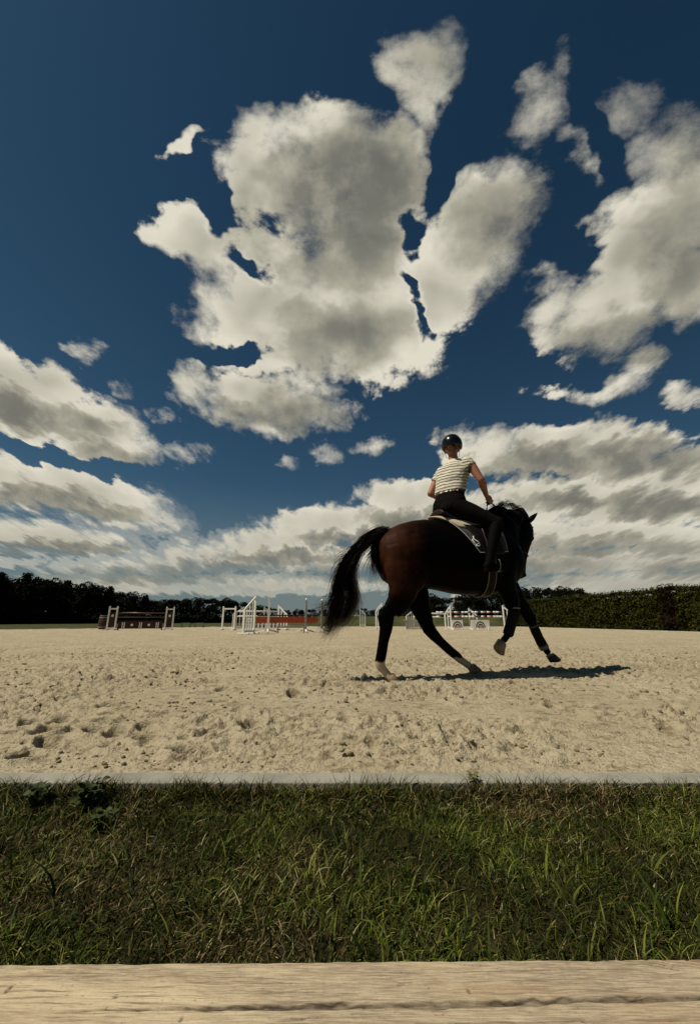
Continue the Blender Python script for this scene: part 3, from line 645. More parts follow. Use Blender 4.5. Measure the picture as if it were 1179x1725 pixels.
for i, (px, py, Yd) in enumerate(sky_r):
    plant('round', px, py, Yd, 1.15, 'dark tree behind the legs of the horse, %s from the left among them' % ORD[i], 'dark trees behind the legs of the horse', i=i)
for i, (px, py, Yd) in enumerate([(893, 992, 88), (912, 989, 88), (930, 991, 90), (948, 990, 90), (966, 989, 91), (975, 994, 92)]):
    plant('round', px, py, Yd, 0.80, 'round-topped dark tree above the hedge, %s of six from the left' % ORD[i], 'round-topped trees above the hedge', i=i)
# undergrowth that closes the foot of the wood
r = np.random.default_rng(31); Cs = []
for (a_, c_, n) in (((-75, 70), (-38, 118), 26000), ((-40, 118), (10, 196), 16000), ((10, 120), (46, 88), 14000)):
    t = r.random(n); h = 2.6 * r.random(n) ** 0.8 * (0.75 + 0.35 * gnoise(t * 40, t * 0)); Cs.append(np.stack([a_[0] + (c_[0] - a_[0]) * t, a_[1] + (c_[1] - a_[1]) * t + r.standard_normal(n) * 1.2, h - 0.1], -1))
V, Fq, col = leaf_quads(r, np.concatenate(Cs), 0.55, DARK, 0)
tag(mesh_np('undergrowth', V, Fq, mtl, attr=col), 'dark undergrowth along the foot of the far woods', 'undergrowth', kind='stuff')
gxx, gyy = np.meshgrid(np.linspace(-16, 24, 160), np.linspace(48, 64, 40)); gzz = -0.1 + 1.25 * sst(gyy, 49, 56) * sst(64 - gyy, 0, 5) * sst(gxx, -16, -3) * sst(24 - gxx, 0, 3) + .05 * fbm(gxx, gyy, 3, 99)
idx = np.arange(gxx.size).reshape(gxx.shape)
tag(mesh_np('grass_bank', np.stack([gxx, gyy, gzz], -1).reshape(-1, 3), np.stack([idx[:-1, :-1], idx[:-1, 1:], idx[1:, 1:], idx[1:, :-1]], -1).reshape(-1, 4), mf, smooth=True), kind='structure')
# clipped hedge along the right border
HA, HB = np.array([23.6, 12.0]), np.array([19.3, 47.5])
hd = HB - HA; HL = np.linalg.norm(hd); hd /= HL; hn = np.array([-hd[1], hd[0]]) * 1.0     # towards the arena
def hedge(name, s0, s1, n, cols, lab, cat, hh=2.62, seed=1, size=0.10, proud=0.0):
    r = np.random.default_rng(seed); root = empty(name, (*(HA + hd * (s0 + s1) / 2), -0.05)); c0 = HA + hd * (s0 + s1) / 2
    s_ = s0 + (s1 - s0) * r.random(n); side = r.random(n)
    hgt = hh + 0.10 * gnoise(s_ * 1.1, s_ * 0) + 0.05 * gnoise(s_ * 4, s_ * 0 + 3)
    lump = 0.22 * gnoise(s_ * 1.6, side * 5) + 0.17 * gnoise(s_ * 5, side * 11 + 4)
    front = side < 0.74
    z = np.where(front, hgt * (side / 0.74) ** 0.95, hgt + r.standard_normal(n) * 0.05)
    dpt = np.where(front, 0.55 + proud + lump - 0.12 * (z / hh) ** 6, 0.55 + proud - 1.2 * (side - 0.74) / 0.26) + r.standard_normal(n) * 0.07
    whisp = r.random(n) < 0.03; z = np.where(whisp, hgt + 0.28 * r.random(n) ** 1.6, z)
    P_ = np.stack([*( (HA[:, None] + hd[:, None] * s_ + hn[:, None] * dpt) - c0[:, None]), z], -1)
    V, Fq, col = leaf_quads(r, P_, size, cols, 0)
    tr = MB()
    for k in range(int((s1 - s0) / 0.8)):
        q_ = HA + hd * (s0 + 0.4 + k * 0.8) - c0; tr.tube([(q_[0], q_[1], 0), (q_[0] + .05, q_[1], 1.2), (q_[0], q_[1] + .05, 2.1)], [.03, .02, .01], 6)
    tr.build('trunk', mbark, root); mesh_np('foliage', V, Fq, mtl, root, attr=col)
    # dense inner twigs, so that light does not pass straight through
    ti = MB(); q0 = HA + hd * s0 - c0; q1 = HA + hd * s1 - c0
    ti.box(((q0[0] + q1[0]) / 2, (q0[1] + q1[1]) / 2, hh * .46), (s1 - s0 - .1, 0.62, hh * .88), rz=math.atan2(hd[1], hd[0]))
    ti.build('inner_twigs', mbark, root)
    return tag(root, lab, cat)
HC = np.array([(0.026, 0.030, 0.005), (0.050, 0.050, 0.008), (0.018, 0.024, 0.005), (0.070, 0.060, 0.012)])
hedge('beech_hedge', 0.0, 14.6, 68000, HC, 'long clipped green hedge, nearer stretch right of its dark red patch', 'hedge', seed=11)
hedge('copper_beech', 14.6, 15.8, 8500, np.array([(0.022, 0.010, 0.006), (0.026, 0.015, 0.007), (0.018, 0.018, 0.005)]), 'dark red-leaved section within the green hedge at the right', 'hedge', hh=2.72, seed=12, proud=.05)
hedge('beech_hedge', 15.8, HL, 62000, HC, 'long clipped green hedge between the red patch and the horse', 'hedge', seed=13, size=0.12)

# ------------------------------------------------------------------ show jumps
mwp = varied('white_paint', (0.82, 0.80, 0.73), (0.72, 0.70, 0.62), 5.0, 0.45, 0.4)
mgr = varied('grey_wood', (0.25, 0.23, 0.20), (0.36, 0.33, 0.28), 6.0, 0.7, 0.2)
mmar = varied('maroon_paint', (0.050, 0.008, 0.007), (0.035, 0.006, 0.005), 5.0, 0.5, 0.4)
mred = varied('red_paint', (0.46, 0.075, 0.022), (0.36, 0.055, 0.018), 5.0, 0.45, 0.4)
mblk = newmat('black_paint', (0.012, 0.012, 0.012), 0.5)[0]
mcup = newmat('steel_cup', (0.25, 0.25, 0.25), 0.35)[0]; 
def frame(x, y, rz):
    c, s_ = math.cos(rz), math.sin(rz); return lambda u, v, z: (x + c * u - s_ * v, y + s_ * u + c * v, z)
def wing_stand(x, y, rz, H=1.6, h2=1.05, w=0.62, mat=None, label='', group=None, slats=2, mode='slope', panel=False, side=1):
    """jump wing: tall inner post at u=0, outer post at u=side*w"""
    mat = mat or mwp; root = empty('jump_wing', (x, y, 0), rz); tag(root, label, 'jump wing', group)
    for u, h in ((0, H), (side * w, h2)):
        mb = MB(); mb.box((u, 0, h / 2 + .03), (.085, .085, h - .03)); mb.box((u, 0, h + .035), (.06, .06, .012)); mb.build('post', mat, root, bevel=.006)
        MB().box((u, 0, .045), (.09, .55, .07)).build('foot', mat, root, bevel=.008)
    MB().box((side * w / 2, 0, .13), (w - .086, .055, .09)).build('bottom_rail', mat, root, bevel=.004)
    if mode == 'slope':
        MB().beam((side * .045, 0, H - .07), (side * (w - .02), 0, h2 + 0.03), .05, .09).build('sloping_rail', mat, root, bevel=.004)
        for k in range(slats):
            u = side * w * (k + 1) / (slats + 1); top = H - .1 - (H - h2) * (k + 1) / (slats + 1)
            MB().box((u, 0, (top + .18) / 2), (.06, .03, top - .18)).build('slat', mat, root, bevel=.003)
    else:
        MB().box((side * w / 2, 0, min(H, h2) - .12), (w - .086, .05, .08)).build('top_rail', mat, root, bevel=.004)
    if panel:
        MB().box((side * w / 2, 0, .62), (w - .09, .03, .88)).build('panel', mmar, root, bevel=.003)
        mb = MB(); mb.disc((side * w / 2, -.022, .88), (0, 1, 0), .075, .012); mb.build('disc', mwp, root)
        mb = MB(); mb.box((side * w / 2, -.020, .71), (.30, .010, .035)); mb.build('crossbar', mwp if side > 0 and panel == 2 else mmar, root)
    for z in (0.55, 0.95):
        MB().box((-side * .055, 0, z), (.03, .07, .05)).build('cup', mcup, root)
    return root
def pole(a, c, r=.05, mats=None, cols=None, label='', group=None, name='jump_pole'):
    """cols: list of material slots of the bands along the pole"""
    a = np.array(a, float); c = np.array(c, float); mb = MB(); cols = cols or [0]; n = len(cols)
    for k, ci in enumerate(cols): mb.tube([a + (c - a) * k / n, a + (c - a) * (k + 1) / n], r, 14, ci)
    mid = (a + c) / 2; mb.V = [tuple(np.array(v) - mid) for v in mb.V]
    o = mb.build(name, None, mats=mats or [mwp]); o.location = mid
    for pl in o.data.polygons: pl.use_smooth = len(pl.vertices) == 4
    return tag(o, label, 'jump pole', group)

# A: dark vertical at the far left
A0, A1 = np.array([-14.72, 25.75]), np.array([-11.95, 26.55]); az = math.atan2(*(A1 - A0)[::-1])
wing_stand(*A0, az, 1.42, 1.42, .44, mode='flat', panel=2, side=-1, label='white-posted wing with a dark red panel, left end of the dark jump')
wing_stand(*A1, az, 1.42, 1.42, .44, mode='flat', panel=1, side=1, label='white-posted wing with a dark red panel, right end of the dark jump')
dv = (A1 - A0) / np.linalg.norm(A1 - A0)
pm = newmat('dark_red_pole', (0.09, 0.035, 0.028), 0.4)[0]
for z, l in ((1.06, 'upper dark red pole of the jump at the far left'), (.80, 'lower dark red pole of the jump at the far left')):
    pole((*(A0 + dv * .08), z), (*(A1 - dv * .08), z), .035, [pm], label=l)
root = empty('plank_filler', (*(A0 + A1) / 2, 0), az); tag(root, 'dark red filler with white columns and discs under the far left poles', 'jump filler')
LA = np.linalg.norm(A1 - A0) - .3
MB().box((0, 0, .30), (LA, .05, .42)).build('board', mmar, root, bevel=.004)
MB().box((0, 0, .55), (LA, .07, .05)).build('top_rail', mmar, root, bevel=.004)
for u in (-.38, 0.0, .38):
    for k in (-.055, .055): MB().box((u * LA + k, -.035, .30), (.055, .014, .36)).build('column', mwp, root)
for u in (-.19, .19): MB().disc((u * LA, -.034, .32), (0, 1, 0), .075, .012).build('disc', mwp, root)
for u in (-.49, .49): MB().box((u * LA, 0, .1), (.05, .3, .2)).build('foot', mmar, root)
# barrel left of it
root = empty('wooden_barrel', (-16.75, 28.0, 0)); tag(root, 'dark wooden barrel beside the left end of the dark jump', 'barrel')
mbar = varied('barrel_wood', (0.035, 0.014, 0.010), (0.055, 0.022, 0.014), 5, .6, .3, .004)
MB().tube([(0, 0, .02), (0, 0, .2), (0, 0, .45), (0, 0, .7), (0, 0, .9)], [.31, .36, .38, .36, .32], 24).build('body', mbar, root, smooth=False)
for z, r_ in ((.14, .352), (.76, .352)): MB().tube([(0, 0, z), (0, 0, z + .05)], r_ + .004, 24).build('hoop', mcup, root)
MB().tube([(0, 0, .9), (0, 0, .93)], .33, 24).build('lid', mgr, root)

# B: group left of the horse
b1 = 'white wings of the near jump left of the horse'
wing_stand(-4.34, 18.6, R(-104), 1.66, 1.02, .95, side=1, slats=3, label='tall white slatted wing nearest the camera, seen almost edge-on')
root = empty('jump_standard', (-4.02, 20.2, 0), R(10)); tag(root, 'single tall white post on crossed feet in front of the red plank', 'jump standard')
MB().box((0, 0, .88), (.10, .10, 1.72)).build('post', mwp, root, bevel=.006)
for a in (R(25), R(155), R(270)): MB().beam((0, 0, .16), (math.cos(a) * .48, math.sin(a) * .48, .04), .07, .07).build('foot', mwp, root, bevel=.004)
for j, (px_, py_, lab) in enumerate(((-2.22, 20.6, 'grey round-topped post at the right end of the red plank'), (-1.46, 21.2, 'grey round-topped post nearest the tail of the horse'))):
    root = empty('jump_standard', (px_, py_, 0), R(12)); tag(root, lab, 'jump standard')
    mb = MB(); mb.box((0, 0, .80), (.085, .085, 1.52)); mb.build('post', mgr, root, bevel=.006)
    MB().ell((0, 0, 1.62), (.06, .06, .06)).build('knob', mwp, root, smooth=True)
    for a in (R(20), R(160), R(270)): MB().beam((0, 0, .14), (math.cos(a) * .46, math.sin(a) * .46, .04), .07, .07).build('foot', mwp, root, bevel=.004)
def plank(a, c, z0, z1, mat, label, t=.035, name='jump_plank', legs=False, scallop=False):
    a = np.array(a, float); c = np.array(c, float); m = (a + c) / 2; L = np.linalg.norm(c - a); rz = math.atan2(c[1] - a[1], c[0] - a[0])
    root = empty(name, (*m, 0), rz); tag(root, label, 'jump plank')
    MB().box((0, 0, (z0 + z1) / 2), (L, t, z1 - z0)).build('board', mat, root, bevel=.006)
    if scallop:
        n = int(L / .22)
        for row, zz in enumerate(scallop):
            mb = MB()
            for k in range(n): mb.disc((-L / 2 + .11 + k * L / n, -t / 2 - .006, zz), (0, 1, 0), .085, .010, 16)
            mb.build('scallop_band', mwp, root)
    if legs:
        for u in (-L / 2 + .12, L / 2 - .12):
            MB().box((u, 0, z0 / 2), (.06, .06, z0)).build('leg', mgr, root)
        MB().box((0, 0.02, z0 - .03), (L - .2, .05, .05)).build('under_rail', mgr, root)
    return root
plank((-4.65, 20.05), (-1.62, 20.75), .47, .76, mred, 'wide brick-red plank across the near jump, left of the tail')
plank((-4.60, 20.25), (-1.60, 20.97), .80, .86, mmar, 'thin dark red rail just above the wide red plank')
plank((-3.55, 19.65), (-2.10, 19.95), .30, .34, mgr, 'low narrow grey ledge on legs in front of the red plank', legs=True)
# B2: white oxer further back
wing_stand(-7.20, 25.6, R(172), 1.42, 1.42, .80, side=1, mode='flat', label='white wing with two level rails at the left of the white jump')
wing_stand(-6.95, 26.6, R(205), 1.42, .98, .62, side=1, label='white sloping wing behind the left level-railed wing')
wing_stand(-4.55, 26.0, R(-20), 1.50, .90, .62, side=1, label='white sloping wing at the right end of the white jump')
wing_stand(-5.85, 27.8, R(12), 1.46, 1.10, .40, side=1, label='white wing standing farthest back in the white jump', slats=1)
for z, l in ((1.15, 'upper white pole of the white jump left of the horse'), (.85, 'lower white pole of the white jump left of the horse')):
    pole((-7.14, 25.62, z), (-4.62, 26.0, z), .045, label=l)
plank((-6.60, 25.0), (-4.35, 25.3), .50, .72, mred, 'upper red plank with white scallops behind the slatted wing', scallop=(.52, .68))
plank((-6.60, 25.0 - .06), (-4.35, 25.24), .14, .40, mmar, 'lower dark plank with white scallops behind the slatted wing', scallop=(.18, .34))
# small wings far away
wing_stand(1.05, 43.0, R(0), 1.75, 1.25, .55, side=1, label='small far white wing just right of the tail')
pole((0.0, 43.0, 1.1), (1.0, 43.0, 1.1), .06, label='far white pole beside the small white wing right of the tail')
wing_stand(2.28, 29.2, R(168), 1.78, 1.25, .42, side=1, label='white sloping wing just left of the standing hind leg')

# E: right-hand group seen between the legs
wing_stand(4.62, 29.6, R(190), 1.32, .90, .55, side=1, label='white sloping wing above the grey slatted box between the hind legs')
pole((4.6, 29.6, 1.12), (6.9, 29.2, 1.05), .055, label='upper short white pole running right from the grey slatted box')
pole((4.6, 29.6, .86), (6.9, 29.2, .82), .055, label='lower short white pole running right from the grey slatted box')
root = empty('slatted_box', (4.32, 27.9, 0), R(2)); tag(root, 'grey slatted box standing between the hind legs of the horse', 'jump filler')
for k in range(6): MB().box((0, -.22, .09 + k * .095), (1.10 + .04 * k, .03, .07)).build('slat', mgr, root, bevel=.003)
for u in (-.5, .5): MB().box((u, 0, .32), (.05, .38, .58)).build('side', mgr, root)
MB().box((0, 0, .62), (1.3, .44, .04)).build('lid', mgr, root)
wing_stand(5.18, 27.8, R(90), .80, .6, .4, side=1, mode='flat', label='short white stand at the right side of the grey slatted box')
wing_stand(6.55, 26.6, R(170), 1.50, .98, .36, side=1, label='tall white wing at the left of the striped jump', slats=1)
wing_stand(7.95, 27.2, R(-8), 1.36, .92, .46, side=1, label='white wing in the middle of the striped jump', slats=1)
wing_stand(9.93, 26.4, R(-10), 1.50, 1.04, .46, side=1, label='tall white wing at the right of the striped jump, left of the lifted hoof', slats=1)
for j, (x0, x1, y_) in enumerate(((5.75, 8.1, 27.2), (7.95, 9.88, 26.65))):
    for z, w_ in ((1.12, 'upper'), (.84, 'lower')):
        cl = [0, 0, 3, 0, 2, 0, 1, 0, 0, 3] if z > 1 else [0, 3, 3, 0, 1, 0, 2, 0, 0, 0]
        pole((x0, y_, z), (x1, y_ - .15, z), .052, [mwp, mmar, mred, mblk], cl, label='%s striped pole of the %s half of the red, black and white jump' % (w_, 'left' if j == 0 else 'right'))
mpink = newmat('pink_paint', (0.55, 0.30, 0.27), .5)[0]
for j, (x, y_, lab) in enumerate(((6.85, 26.2, 'white filler with a dark striped arch, left of the pair under the striped poles'), (8.25, 26.0, 'white filler with a dark and pink striped arch, right of the pair'))):
    root = empty('arch_filler', (x, y_, 0), R(3)); tag(root, lab, 'jump filler'); W_ = .72 if j == 0 else 1.18
    MB().box((0, 0, .36), (W_, .05, .50)).build('board', mwp, root, bevel=.006)
    for u in (-W_ / 2 + .09, W_ / 2 - .09): MB().box((u, 0, .07), (.10, .30, .12)).build('foot', mwp, root)
    for k, (r_, mt) in enumerate(((.30, mblk), (.23, mwp), (.18, mmar), (.12, mpink))):
        mb = MB(); n = 16; V = []
        for yy in (-.028 - .004 * k, -.024 - .003 * k + .0):
            V += [(r_ * math.cos(math.pi * i / n), yy - .004 * k, .17 + r_ * 1.25 * math.sin(math.pi * i / n)) for i in range(n + 1)]
        Fs = [tuple(range(n + 1)), tuple(range(2 * n + 1, n, -1))] + [(i, i + n + 1, i + n + 2, i + 1) for i in range(n)]
        mb.add(V, Fs); mb.build('arch_band', mt, root)
# low green bench-like hurdles far left of centre
for j, x in enumerate((-14.6, -13.4)):
    root = empty('low_hurdle', (x, 36.5, -.05)); tag(root, ('left' if j == 0 else 'right') + ' one of two low pale green hurdles on the field behind the dark jump', 'hurdle')
    mgn = bpy.data.materials.get('green_paint') or newmat('green_paint', (.10, .16, .08), .6)[0]
    MB().box((0, 0, .42), (.8, .06, .05)).build('rail', mgn, root)
    for u in (-.37, .37): MB().box((u, 0, .2), (.05, .3, .4)).build('leg', mgn, root)
# pale farm building glimpsed under the belly
root = empty('farm_building', (34.6, 130, 3.1), 0); tag(root, 'small pale-roofed building between the trees under the horse', 'building')
mroof = varied('pale_roof', (.45, .45, .44), (.35, .35, .35), 1.0, .5, .3)
MB().box((0, 0, 2.3), (3.2, 4, 4.6)).build('wall', mgr, root)
MB().add([(-1.9, -2.2, 4.6), (1.9, -2.2, 4.6), (1.9, 2.2, 4.6), (-1.9, 2.2, 4.6), (-1.9, 0, 5.7), (1.9, 0, 5.7)], [(0, 1, 5, 4), (2, 3, 4, 5), (1, 2, 5), (3, 0, 4), (3, 2, 1, 0)]).build('roof', mroof, root)
for u in (-.8, .8): MB().box((u, -2.02, 2.4), (.8, .06, 1.0)).build('window', mblk, root)

# ------------------------------------------------------------------ horse (x forward, y to its left, z up)
HO, HT = (0.6587, 4.2952), R(14)
mcoat, b, p = newmat('dark_bay_coat', (0.03, 0.010, 0.005), 0.5, 0.03, sheen=0.0)
oc = objco(b)
sp = b.n.new('ShaderNodeSeparateXYZ'); b.l.new(oc, sp.inputs[0])
n = b.noise(b.v('MULTIPLY', oc, (3, 3, 3)), 2.0, 4, 0.6)
c = b.mix(b.sstep(n, 0.35, 0.7), (0.040, 0.0125, 0.005), (0.022, 0.007, 0.003))
c = b.mix(b.sstep(b.m('ADD', sp.outputs[0], b.m('MULTIPLY', n, .3)), -0.12, 0.30), c, (0.0018, 0.0010, 0.0008))  # shade of the flank put into the coat colour; the rump stays brown
blk = b.m('MAXIMUM', b.sstep(b.m('ADD', sp.outputs[2], b.m('MULTIPLY', n, .12)), 1.00, 0.80), b.sstep(sp.outputs[0], 0.30, 0.9))   # black leg points; shade on shoulder, neck and head painted as black coat
c = b.mix(blk, c, (0.0011, 0.0009, 0.0008))
# white socks on the two hind feet
hindm = b.m('MULTIPLY', b.sstep(b.m('ADD', sp.outputs[2], b.m('MULTIPLY', b.noise(oc, 25, 3, .6), .06)), .225, .205), b.m('LESS_THAN', sp.outputs[0], .80))
c = b.mix(hindm, c, (0.46, 0.36, 0.25))
b.l.new(c, p.inputs['Base Color'])
b.l.new(b.lin(n, 0.3, 0.7, 0.42, 0.56), p.inputs['Roughness'])
bump(b, p, b.noise(b.v('MULTIPLY', oc, (8, 40, 40)), 8.0, 3, 0.6), 0.0012)
mhair, b, p = newmat('black_hair', (0.010, 0.007, 0.005), 0.38, 0.5)
at = b.n.new('ShaderNodeAttribute'); at.attribute_name = 'tint'; b.l.new(at.outputs['Color'], p.inputs['Base Color'])
mhoof = varied('hoof_horn', (0.30, 0.21, 0.12), (0.17, 0.115, 0.065), 18, 0.6, 0.3, 0.001)
mhoofd = varied('dark_hoof_horn', (0.030, 0.024, 0.018), (0.05, 0.04, 0.03), 18, 0.5, 0.3, 0.001)
mboot = newmat('boot_leather', (0.006, 0.006, 0.006), 0.7, 0.1)[0]
mtrim = newmat('grey_strap', (0.16, 0.14, 0.11), 0.6, 0.3)[0]

horse = empty('horse', (*HO, 0), HT); tag(horse, 'dark bay horse cantering to the right with its neck arched and nose tucked in', 'horse')
# trunk rings: a, top, bottom, half width
TR = np.array([(-0.385, 1.36, 1.20, .05), (-0.365, 1.43, 1.08, .12), (-0.31, 1.495, .98, .185), (-0.22, 1.555, .93, .240), (-0.12, 1.605, .90, .275), (0.02, 1.650, .905, .290),
 (0.16, 1.672, .91, .290), (0.32, 1.668, .885, .285), (0.48, 1.645, .855, .295), (0.62, 1.635, .84, .300), (0.76, 1.640, .84, .295), (0.90, 1.665, .845, .275), (1.02, 1.68, .865, .250), (1.13, 1.65, .90, .230), (1.24, 1.57, .96, .205), (1.32, 1.46, 1.03, .165), (1.37, 1.36, 1.12, .10)])
def trunk_at(a):
    return [float(np.interp(a, TR[:, 0], TR[:, k])) for k in (1, 2, 3)]
def trunk_pt(a, phi, off=0.0):
    """phi 0 = back, 90 deg = the horse's right flank (-y)"""
    t, bo, w = trunk_at(a); H = (t - bo) / 2; zc = (t + bo) / 2 - 0.02
    cs, sn = math.cos(phi), math.sin(phi); e = 0.92
    y = -(w + off) * math.copysign(abs(sn) ** e, sn); z = zc + (H + off) * math.copysign(abs(cs) ** (1.0 if cs > 0 else .95), cs) + (0.02 if cs > 0 else .02) * 1
    return (a, y, z)
hb = MB()
rings = [[trunk_pt(a, 2 * math.pi * k / 28) for k in range(28)] for a in TR[:, 0]]
V = [v for r_ in rings for v in r_]; N = 28
Fs = [(i * N + k, i * N + (k + 1) % N, (i + 1) * N + (k + 1) % N, (i + 1) * N + k) for i in range(len(rings) - 1) for k in range(N)]
Fs += [tuple(range(N))[::-1], tuple((len(rings) - 1) * N + k for k in range(N))]; hb.add(V, Fs)
def limb(pts):   # (a, y, z, r_foreaft, r_side)
    P_ = [np.array(q[:3], float) for q in pts]
    # densify
    Q, Rr = [], []
    for i in range(len(P_) - 1):
        for t in np.linspace(0, 1, 4, endpoint=False):
            Q.append(P_[i] * (1 - t) + P_[i + 1] * t); Rr.append((pts[i][4] * (1 - t) + pts[i + 1][4] * t, pts[i][3] * (1 - t) + pts[i + 1][3] * t))
    Q.append(P_[-1]); Rr.append((pts[-1][4], pts[-1][3]))
    hb.tube(Q, Rr, 16, ref=(1, 0.01, 0))
def blob(c, r_, axes=None): hb.ell(c, r_, 18, 12, axes)
# right hind: standing, behind
limb([(-.14, -.13, 1.30, .20, .12), (-.15, -.16, 1.10, .205, .115), (-.14, -.165, .97, .19, .11), (-.165, -.16, .85, .155, .095), (-.215, -.15, .745, .125, .075), (-.285, -.145, .665, .10, .058)])
limb([(-.385, -.145, .70, .040, .034), (-.345, -.145, .645, .092, .055), (-.345, -.142, .585, .086, .050), (-.345, -.14, .50, .068, .045), (-.375, -.14, .38, .054, .043), (-.398, -.14, .26, .053, .043), (-.418, -.14, .18, .052, .040), (-.405, -.14, .140, .045, .036), (-.365, -.14, .095, .038, .034), (-.335, -.14, .06, .042, .042)])
blob((-.05, -.17, 1.02), (.15, .10, .17))
# left hind: reaching forward under the belly
limb([(-.06, .13, 1.30, .20, .12), (-.02, .16, 1.10, .20, .115), (.07, .16, .95, .18, .10), (.12, .15, .83, .155, .09), (.16, .145, .70, .115, .07), (.20, .14, .60, .095, .058), (.215, .135, .53, .08, .05)])
limb([(.165, .13, .55, .040, .034), (.225, .13, .505, .080, .050), (.275, .13, .440, .068, .046), (.365, .13, .350, .053, .043), (.475, .128, .255, .051, .042), (.555, .126, .195, .050, .040), (.585, .126, .165, .044, .036), (.645, .125, .125, .037, .034), (.69, .124, .095, .042, .042)])
# right fore: folded, lower leg tucked back
limb([(1.10, -.14, 1.22, .15, .09), (1.05, -.15, 1.05, .125, .085), (1.06, -.145, .93, .115, .078), (1.10, -.14, .81, .098, .068), (1.125, -.14, .71, .085, .06)])
limb([(1.13, -.14, .73, .052, .046), (1.125, -.14, .67, .056, .048), (1.10, -.14, .60, .040, .034), (1.06, -.14, .51, .034, .029), (1.03, -.14, .44, .042, .036), (1.00, -.14, .405, .036, .032), (.955, -.14, .365, .036, .034)])
# left fore: stretched forward
limb([(1.16, .13, 1.24, .16, .09), (1.22, .14, 1.08, .14, .085), (1.31, .14, .93, .135, .078), (1.40, .135, .79, .105, .066), (1.49, .13, .66, .080, .055), (1.54, .13, .57, .070, .054), (1.565, .13, .50, .044, .038), (1.60, .13, .41, .037, .031), (1.645, .13, .31, .046, .038), (1.68, .13, .265, .042, .036), (1.72, .13, .205, .038, .036)])
# chest, neck, head
blob((1.19, -.06, 1.22), (.16, .14, .22)); blob((1.22, .07, 1.20), (.17, .14, .22)); blob((1.02, 0, 1.55), (.22, .10, .13))
limb([(1.04, 0, 1.36, .27, .15), (1.13, .01, 1.54, .255, .135), (1.21, .04, 1.70, .235, .120), (1.32, .08, 1.80, .205, .108), (1.45, .12, 1.81, .175, .098), (1.57, .165, 1.745, .15, .09)])
hd0, hd1 = np.array((1.62, .19, 1.73)), np.array((1.475, .17, 1.07)); hax = (hd1 - hd0) / np.linalg.norm(hd1 - hd0)
hl_ = np.array((-.05, 1.0, 0)); hl_ /= np.linalg.norm(hl_); hf = np.cross(hl_, hax); hf = hf if hf[0] > 0 else -hf    # towards the forehead side
HP = lambda t, f_, s_=0: hd0 + hax * t + hf * f_ + hl_ * s_
def hring(lst):
    V = []; n = 20
    for (t, f0, f1, w) in lst:   # front and back extent, half width
        c = HP(t, (f0 + f1) / 2); rf = (f0 - f1) / 2
        V += [c + hf * rf * math.cos(2 * math.pi * k / n) + hl_ * w * math.copysign(abs(math.sin(2 * math.pi * k / n)) ** .85, math.sin(2 * math.pi * k / n)) for k in range(n)]
    m = len(lst); Fs = [(i * n + k, i * n + (k + 1) % n, (i + 1) * n + (k + 1) % n, (i + 1) * n + k) for i in range(m - 1) for k in range(n)]
    Fs += [tuple(range(n))[::-1], tuple((m - 1) * n + k for k in range(n))]; hb.add(V, Fs)
SC = 1.16
hring([(t_, a_ * SC, b_ * SC, c_ * SC) for (t_, a_, b_, c_) in [(-.07, .07, -.08, .05), (-.03, .10, -.14, .085), (.04, .125, -.19, .100), (.12, .125, -.215, .107), (.20, .110, -.205, .100), (.28, .090, -.165, .082), (.38, .072, -.120, .064), (.48, .062, -.098, .056), (.56, .060, -.092, .056), (.62, .058, -.088, .057), (.66, .045, -.078, .050), (.685, .02, -.055, .036)]])
blob(HP(.13, -.11, -.085), (.085, .035, .085)); blob(HP(.13, -.11, .085), (.085, .035, .085))      # cheeks
blob(HP(.16, .075, -.085), (.035, .03, .035)); blob(HP(.16, .075, .085), (.035, .03, .035))        # brow
blob(HP(.63, .045, -.035), (.025, .02, .03)); blob(HP(.63, .045, .035), (.025, .02, .03)); blob(HP(.655, -.075, 0), (.035, .035, .03))
body = hb.build('body', mcoat, horse, remesh=0.0105, sm=7)
# eyes and ears
for s_ in (-1, 1):
    e = MB().ell(HP(.165, .072, s_ * .098), (.019, .013, .019)); e.build('eye', newmat('eye_dark', (.01, .006, .004), .08, .8)[0], horse, smooth=True)
    base = HP(-.045, .03, s_ * .06); tip = base + np.array((.135, .0 + s_ * .03, .125)) if s_ < 0 else base + np.array((.09, .05, .13))
    mb = MB(); ax = tip - base; L = np.linalg.norm(ax); mb.tube([base - ax * .1, base + ax * .15, base + ax * .45, base + ax * .8, tip], [(.020, .026), (.026, .032), (.028, .034), (.015, .018), (.002, .002)], 12)
    mb.build('ear', newmat('ear_black', (.003, .002, .002), .7, .05)[0], horse, smooth=True)
# hooves: (centre of coronet, direction of the toe/sole axis, front dir)
def hoof(c, down, front, mat, L=.088, r0=.053, r1=.062, shoe=True):
    c = np.array(c, float); dn = np.array(down, float); dn /= np.linalg.norm(dn); fr = np.array(front, float); fr -= dn * (fr @ dn); fr /= np.linalg.norm(fr); sd_ = np.cross(dn, fr)
    mb = MB(); V = []; n = 20; ring = [(-.012, .80, 0), (0, 1, 0), (.5, 1.12, .012), (1.0, 1.30, .026), (1.0, .8, .024), (.93, .5, .02)]
    for (t, k_, sh) in ring:
        for k in range(n):
            th = 2 * math.pi * k / n; fwd = math.cos(th); rr = r0 * k_; flat = .80 if fwd < 0 else 1.05
            hgt = L * t * (1 if fwd > 0 else .82 + .18 * (1 + fwd))
            V.append(c + dn * hgt + fr * (rr * fwd * flat + sh * 1.0) + sd_ * rr * .95 * math.sin(th))
    Fs = [(i * n + k, i * n + (k + 1) % n, (i + 1) * n + (k + 1) % n, (i + 1) * n + k) for i in range(len(ring) - 1) for k in range(n)] + [tuple(range(n))[::-1], tuple((len(ring) - 1) * n + k for k in range(n))]
    mb.add(V, Fs); return mb.build('hoof', mat, horse, smooth=True)
hoof((-.330, -.14, .068), (.25, 0, -1), (1, 0, .25), mhoof)
